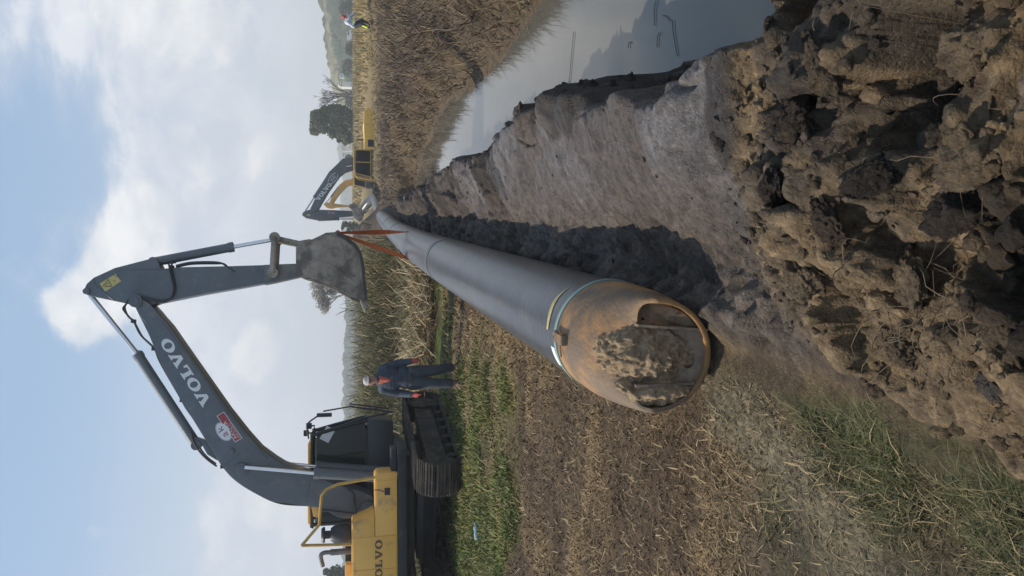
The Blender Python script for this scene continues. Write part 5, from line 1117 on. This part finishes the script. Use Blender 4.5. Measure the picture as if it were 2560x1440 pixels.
# ================================================================== far country
LEAF = attr_mat('leaf', rough=.7, var=.2, scale=3)
BARK = mat('bark', (.13, .11, .095), .9, var=.3, scale=3, bump=.5, bscale=10)
def limbs(mb, p, d, ln, r, depth, tips, spread=.55, kids=3, shrink=.68, minr=.01):
    q = p + d * ln; mid = (p + q) / 2 + Vector((random.gauss(0, .05), random.gauss(0, .05), 0)) * ln
    mb.tube([p, mid, q], [r, r * .85, max(r * .68, minr)], 6 if depth > 1 else 4, cap=False)
    if depth == 0: tips.append(q); return
    for k in range(kids + (random.random() < .4)):
        ax = Vector((random.gauss(0, 1), random.gauss(0, 1), random.gauss(.0, .4))).normalized(); nd = (d + ax * spread * random.uniform(.6, 1.4) + Vector((0, 0, .12))).normalized()
        limbs(mb, p + d * ln * random.uniform(.65, 1), nd, ln * shrink * random.uniform(.75, 1.2), max(r * .62, minr), depth - 1, tips, spread, kids, shrink, minr)
def leafmass(centers, radii, n, size, cols):
    V = []; C = []
    cs = np.array([c[:] for c in centers]); k = RNG.integers(0, len(cs), n); rr = np.array(radii)[k]
    d = RNG.normal(0, 1, (n, 3)); d /= np.linalg.norm(d, axis=1)[:, None]; P = cs[k] + d * (rr * RNG.uniform(.35, 1.0, n) ** .5)[:, None] * np.array([1, 1, .8])
    a = RNG.normal(0, 1, (n, 3)); a /= np.linalg.norm(a, axis=1)[:, None]; b = np.cross(a, RNG.normal(0, 1, (n, 3))); b /= np.linalg.norm(b, axis=1)[:, None]
    s_ = size * RNG.uniform(.6, 1.5, n)[:, None]; V = np.stack([P - a * s_, P + b * s_ * .6, P + a * s_, P - b * s_ * .6], 1).reshape(-1, 3)
    col = pick(cols, n, .25) ; return V, np.arange(4 * n).reshape(n, 4), np.repeat(col, 4, 0)
def tree(base, h, w, cols, label, name='tree', nleaf=9000, seed=1, size=.16, group=None):
    random.seed(seed); root = empty(name, base); tag(root, label, 'tree', group)
    mb = MB(); mb.tube(curve_pts([(0, 0, -.3), (.02 * h, 0, h * .25), (-.01 * h, .01 * h, h * .5), (0, 0, h * .85)], 5), [h * .035 * (1 - .045 * i) for i in range(16)], 8)
    cs = []
    for i in range(44):
        a = random.uniform(0, 6.28); zf = random.uniform(.10, .93); rr = math.sqrt(max(0, 1 - ((zf - .48) / .54) ** 2)) * random.uniform(.35, 1.0)
        c = Vector((math.cos(a) * rr * w * .40, math.sin(a) * rr * w * .40, zf * h)); cs.append(c); b = Vector((0, 0, c.z * .55)); mb.tube(curve_pts([b, (b + c) / 2 + Vector((0, 0, .03 * h)), c], 3), [h * .012, h * .011, h * .009, h * .008, h * .007, h * .005, h * .003], 5)
    mb.build('trunk', BARK, root, angle=180)
    V, Fq, C = leafmass(cs, [w * random.uniform(.11, .22) for _ in cs], nleaf, size, cols)
    link('crown', np_mesh('crown', V, [(4, Fq)], C, False), LEAF, root); return root
def bare_tree(base, h, w, label, col, seed, depth=5, twigs=None):
    random.seed(seed); root = empty('bare_tree', base); tag(root, label, 'tree')
    mb = MB(); tips = []; mb.tube([(0, 0, -.3), (0, 0, h * .12)], h * .03, 8)
    for k in range(5): a = 6.28 * k / 5 + random.uniform(-.4, .4); e_ = random.uniform(.25, .8); limbs(mb, Vector((0, 0, h * .10)), Vector((math.cos(a) * e_, math.sin(a) * e_, 1)).normalized(), h * .24, h * .020, depth - 1, tips, .45, 2, .76, .020)
    zmax = max(t_.z for t_ in tips); xm = max(abs(t_.x) for t_ in tips); k = h / zmax; kx = (w * .5) / xm
    mb.v = [(v[0] * kx, v[1] * kx, v[2] * k) for v in mb.v]; tr_ = MB(); mb.build('trunk', mat('bark_' + str(seed), col, .9, var=.25, scale=2), root, angle=180)
    if twigs:
        cs = [Vector((t_.x * kx, t_.y * kx, t_.z * k)) for t_ in tips]; V, Fq, C = leafmass(cs, [w * .10] * len(cs), twigs, .10, [tuple(v * 1.2 for v in col), col]); link('crown', np_mesh('crown', V, [(4, Fq)], C, False), LEAF, root)
    return root
def stand(x, y, Y, sink=0): p = at_y(x, y, Y); p.z = gz(p.x, p.y) - sink; return p
def top_h(x, y, Y, base): return at_y(x, y, Y).z - base.z
def wid(d, Y): return d / F * Y
b0 = stand(876, 308, 150); tree(b0, top_h(779, 310, 150, b0), wid(84, 150), [(.085, .115, .060), (.12, .145, .075), (.06, .09, .05), (.16, .175, .09)], 'big round evergreen tree beyond the yellow field', seed=5, nleaf=24000, size=.24)
b0 = stand(876, 344, 152); tree(b0, top_h(836, 340, 152, b0), wid(34, 150), [(.07, .10, .055), (.10, .12, .065)], 'low bushy tree at the foot of the big evergreen', seed=15, nleaf=3500, size=.18)
b0 = stand(876, 238, 165); bare_tree(b0, top_h(783, 225, 165, b0), wid(92, 165), 'bare winter tree standing left against the wooded hill', (.14, .125, .115), 11, 6)
b0 = stand(880, 730, 110); bare_tree(b0, top_h(774, 730, 110, b0), wid(112, 110), 'pale leafless tree showing behind the near bucket', (.40, .38, .34), 23, 6, 16000)
b0 = stand(872, 1436, 120); tree(b0, top_h(806, 1430, 120, b0), wid(60, 120), [(.06, .085, .04), (.09, .11, .05)], 'dark tree cut by the photo edge behind the near excavator', seed=31, nleaf=6000, size=.16)
b0 = stand(874, 566, 130); tree(b0, top_h(850, 565, 130, b0), wid(26, 130), [(.06, .085, .05), (.09, .11, .06)], 'small dark bush right of the sling behind the soil heap', name='bush', seed=37, nleaf=2500, size=.13)
for i, (iy, tp, w_, Y_, lb) in enumerate(((400, 862, 26, 240, 'dark bush behind the far cab'), (170, 858, 46, 260, 'wide bush under the wooded hill'), (20, 850, 60, 250, 'bush at the photo edge under the hill'), (120, 866, 40, 230, 'low bush beside the white vans'), (250, 866, 44, 210, 'low bush between bare tree and evergreen'))):
    b0 = stand(876, iy, Y_); tree(b0, max(1.5, top_h(tp, iy, Y_, b0)), wid(w_, Y_), [(.06, .085, .045), (.085, .105, .055)], lb, name='bush', seed=50 + i, nleaf=2200, size=.22)
# hills: ridge traced as directions, built at their distance with depth
def hill(name, ridge, Y0, depth, col, label, lump, seed, base=-2.0):
    iy = np.array([r[0] for r in ridge], float); ix = np.array([r[1] for r in ridge], float); nn, nr = 420, 46
    q = np.linspace(iy.min(), iy.max(), nn); xx = np.interp(q, iy, ix); VV = []
    for j in range(nr):
        f = j / (nr - 1)
        for i in range(nn):
            p = at_y(xx[i], q[i], Y0); zt = p.z; s_ = math.sin(min(1, f * 1.25) * math.pi / 2) if f < .8 else math.cos((f - .8) / .2 * math.pi / 2)
            VV.append((p.x * (Y0 - depth * (.8 - f)) / Y0, Y0 - depth * (.8 - f), base + (zt - base) * s_))
    VV = np.array(VV); f1, f2, idv = worley(VV[:, 0] / lump, VV[:, 1] / lump, seed); top = np.clip((VV[:, 2] - base) / 6, 0, 1)
    VV[:, 2] += (lump * .42 * np.clip(.75 - f1, 0, 1) + lump * .25 * (idv - .5) - lump * .12) * top
    c = np.array([col]) * (.6 + .8 * idv)[:, None]; open_ = sm(fbm(VV[:, 0] / 60, VV[:, 1] / 30, seed + 5, 3), .14, .24); c = lerp(c, np.array([[.21, .19, .11]]), open_[:, None] * .7)
    id_ = np.arange(nn * nr).reshape(nr, nn); Qh = np.stack([id_[:-1, :-1], id_[:-1, 1:], id_[1:, 1:], id_[1:, :-1]], -1).reshape(-1, 4)
    o = link(name, np_mesh(name, VV, [(4, Qh)], c), attr_mat('hill_cover', rough=.95, var=.35, scale=.35)); tag(o, label, 'hill', kind='structure'); return o
hill('hill', [(-260, 802), (0, 804), (27, 807), (36, 816), (60, 813), (87, 815), (108, 819), (141, 823), (166, 825), (195, 832), (230, 840), (262, 847), (300, 856), (345, 868), (370, 878)], 430, 150, (.045, .062, .034), 'dark wooded hill rising at the right of the horizon', 7, 501)
hill('hills', [(250, 860), (300, 852), (350, 848), (380, 850), (410, 857), (450, 862), (490, 859), (520, 856), (545, 855), (575, 860), (620, 866), (680, 870), (740, 873)], 1250, 350, (.055, .070, .05), 'distant blue hills behind the far machines', 20, 511, -5)
hill('treeline', [(600, 872), (680, 868), (760, 864), (820, 866), (860, 864), (900, 861), (930, 862), (960, 864), (1010, 860), (1060, 863), (1150, 860), (1250, 864), (1350, 859), (1440, 862), (1700, 860)], 620, 90, (.05, .068, .04), 'low hazy line of trees on the left horizon', 9, 521, -2)
# white vans and farm buildings under the hill
def van(iy, Y, label):
    p = stand(876, iy, Y); r = empty('white_van', p, 0.2); tag(r, label, 'van', group='white vans under the hill'); WM = mat('van_white', (.72, .72, .70), .4, var=.05)
    MB().prism([(-2.3, .35), (-2.3, 2.1), (1.2, 2.15), (1.75, 1.3), (2.4, 1.1), (2.4, .35)], -.9, .9).build('van_body', WM, r, bevel=.08)
    for x_ in (-1.5, 1.5):
        for s_ in (-.8, .8): MB().tube([(x_, s_ - .1, .36), (x_, s_ + .1, .36)], .36, 16).build('wheel', BLK, r)
    for s_ in (-.905, .905): MB().prism([(.2, 1.35), (.2, 1.95), (1.15, 1.95), (1.6, 1.35)], s_ - .01, s_ + .01).build('van_window', BLK, r)
van(92, 300, 'white van beside the red helmeted worker'); van(104, 305, 'white van farther from the red helmeted worker')
def house(ix, iy, Y, w_, h_, label, rc):
    p = at_y(ix, iy, Y); r = empty('white_house', p, random.uniform(-.4, .4)); tag(r, label, 'house', group='white houses on the hill'); wm_ = mat('house_white', (.70, .69, .66), .8, var=.06)
    MB().box((0, 0, h_ / 2 - 2), (w_, w_ * .8, h_ + 4)).build('wall', wm_, r); MB().prism([(-w_ * .58, h_), (0, h_ + w_ * .3), (w_ * .58, h_)], -w_ * .46, w_ * .46).build('roof', rc, r)
    for x_ in (-.25, .25): MB().box((x_ * w_, -w_ * .405, h_ * .55), (w_ * .18, .06, h_ * .35)).build('window', BLK, r)
RFM = mat('roof_tile', (.30, .17, .12), .85, var=.2); RFW = mat('roof_pale', (.55, .54, .52), .7, var=.1)
house(860, 213, 330, 2.4, 1.7, 'white house nearest the bare tree', RFW); house(858, 190, 345, 1.9, 1.2, 'smaller white house to the right of the bare tree', RFW); house(852, 118, 380, 3.0, 1.6, 'long pale house under the hilltop', RFM); house(856, 72, 400, 2.6, 1.6, 'pale house behind the red helmeted worker', RFM); house(850, 62, 420, 2.2, 1.4, 'small pale house higher on the hill', RFW)
for i, (iy, ix, Y_) in enumerate(((388, 868, 500), (372, 866, 520), (366, 864, 540), (408, 867, 520))): house(ix, iy, Y_, 3.0, 2.0, ['white house behind the far cab roof', 'white house right of the far cab roof', 'pale house farthest right of the distant village', 'white house beside the grey boom foot'][i], RFM)

# ================================================================== haze over the plain
hz = MB().box((0, 1300, 47), (5200, 2740, 104)).build('haze', None); hz.data.materials.clear()
hm = bpy.data.materials.new('haze_air'); hm.use_nodes = True; hn = hm.node_tree.nodes; hn.remove(hn['Principled BSDF']); pv_ = hn.new('ShaderNodeVolumePrincipled')
pv_.inputs['Color'].default_value = (.90, .94, 1.0, 1); pv_.inputs['Density'].default_value = .0009; pv_.inputs['Anisotropy'].default_value = .2
hm.node_tree.links.new(pv_.outputs[0], hn['Material Output'].inputs['Volume']); hz.data.materials.append(hm); tag(hz, 'thin pale haze over the whole plain', 'haze', kind='stuff')
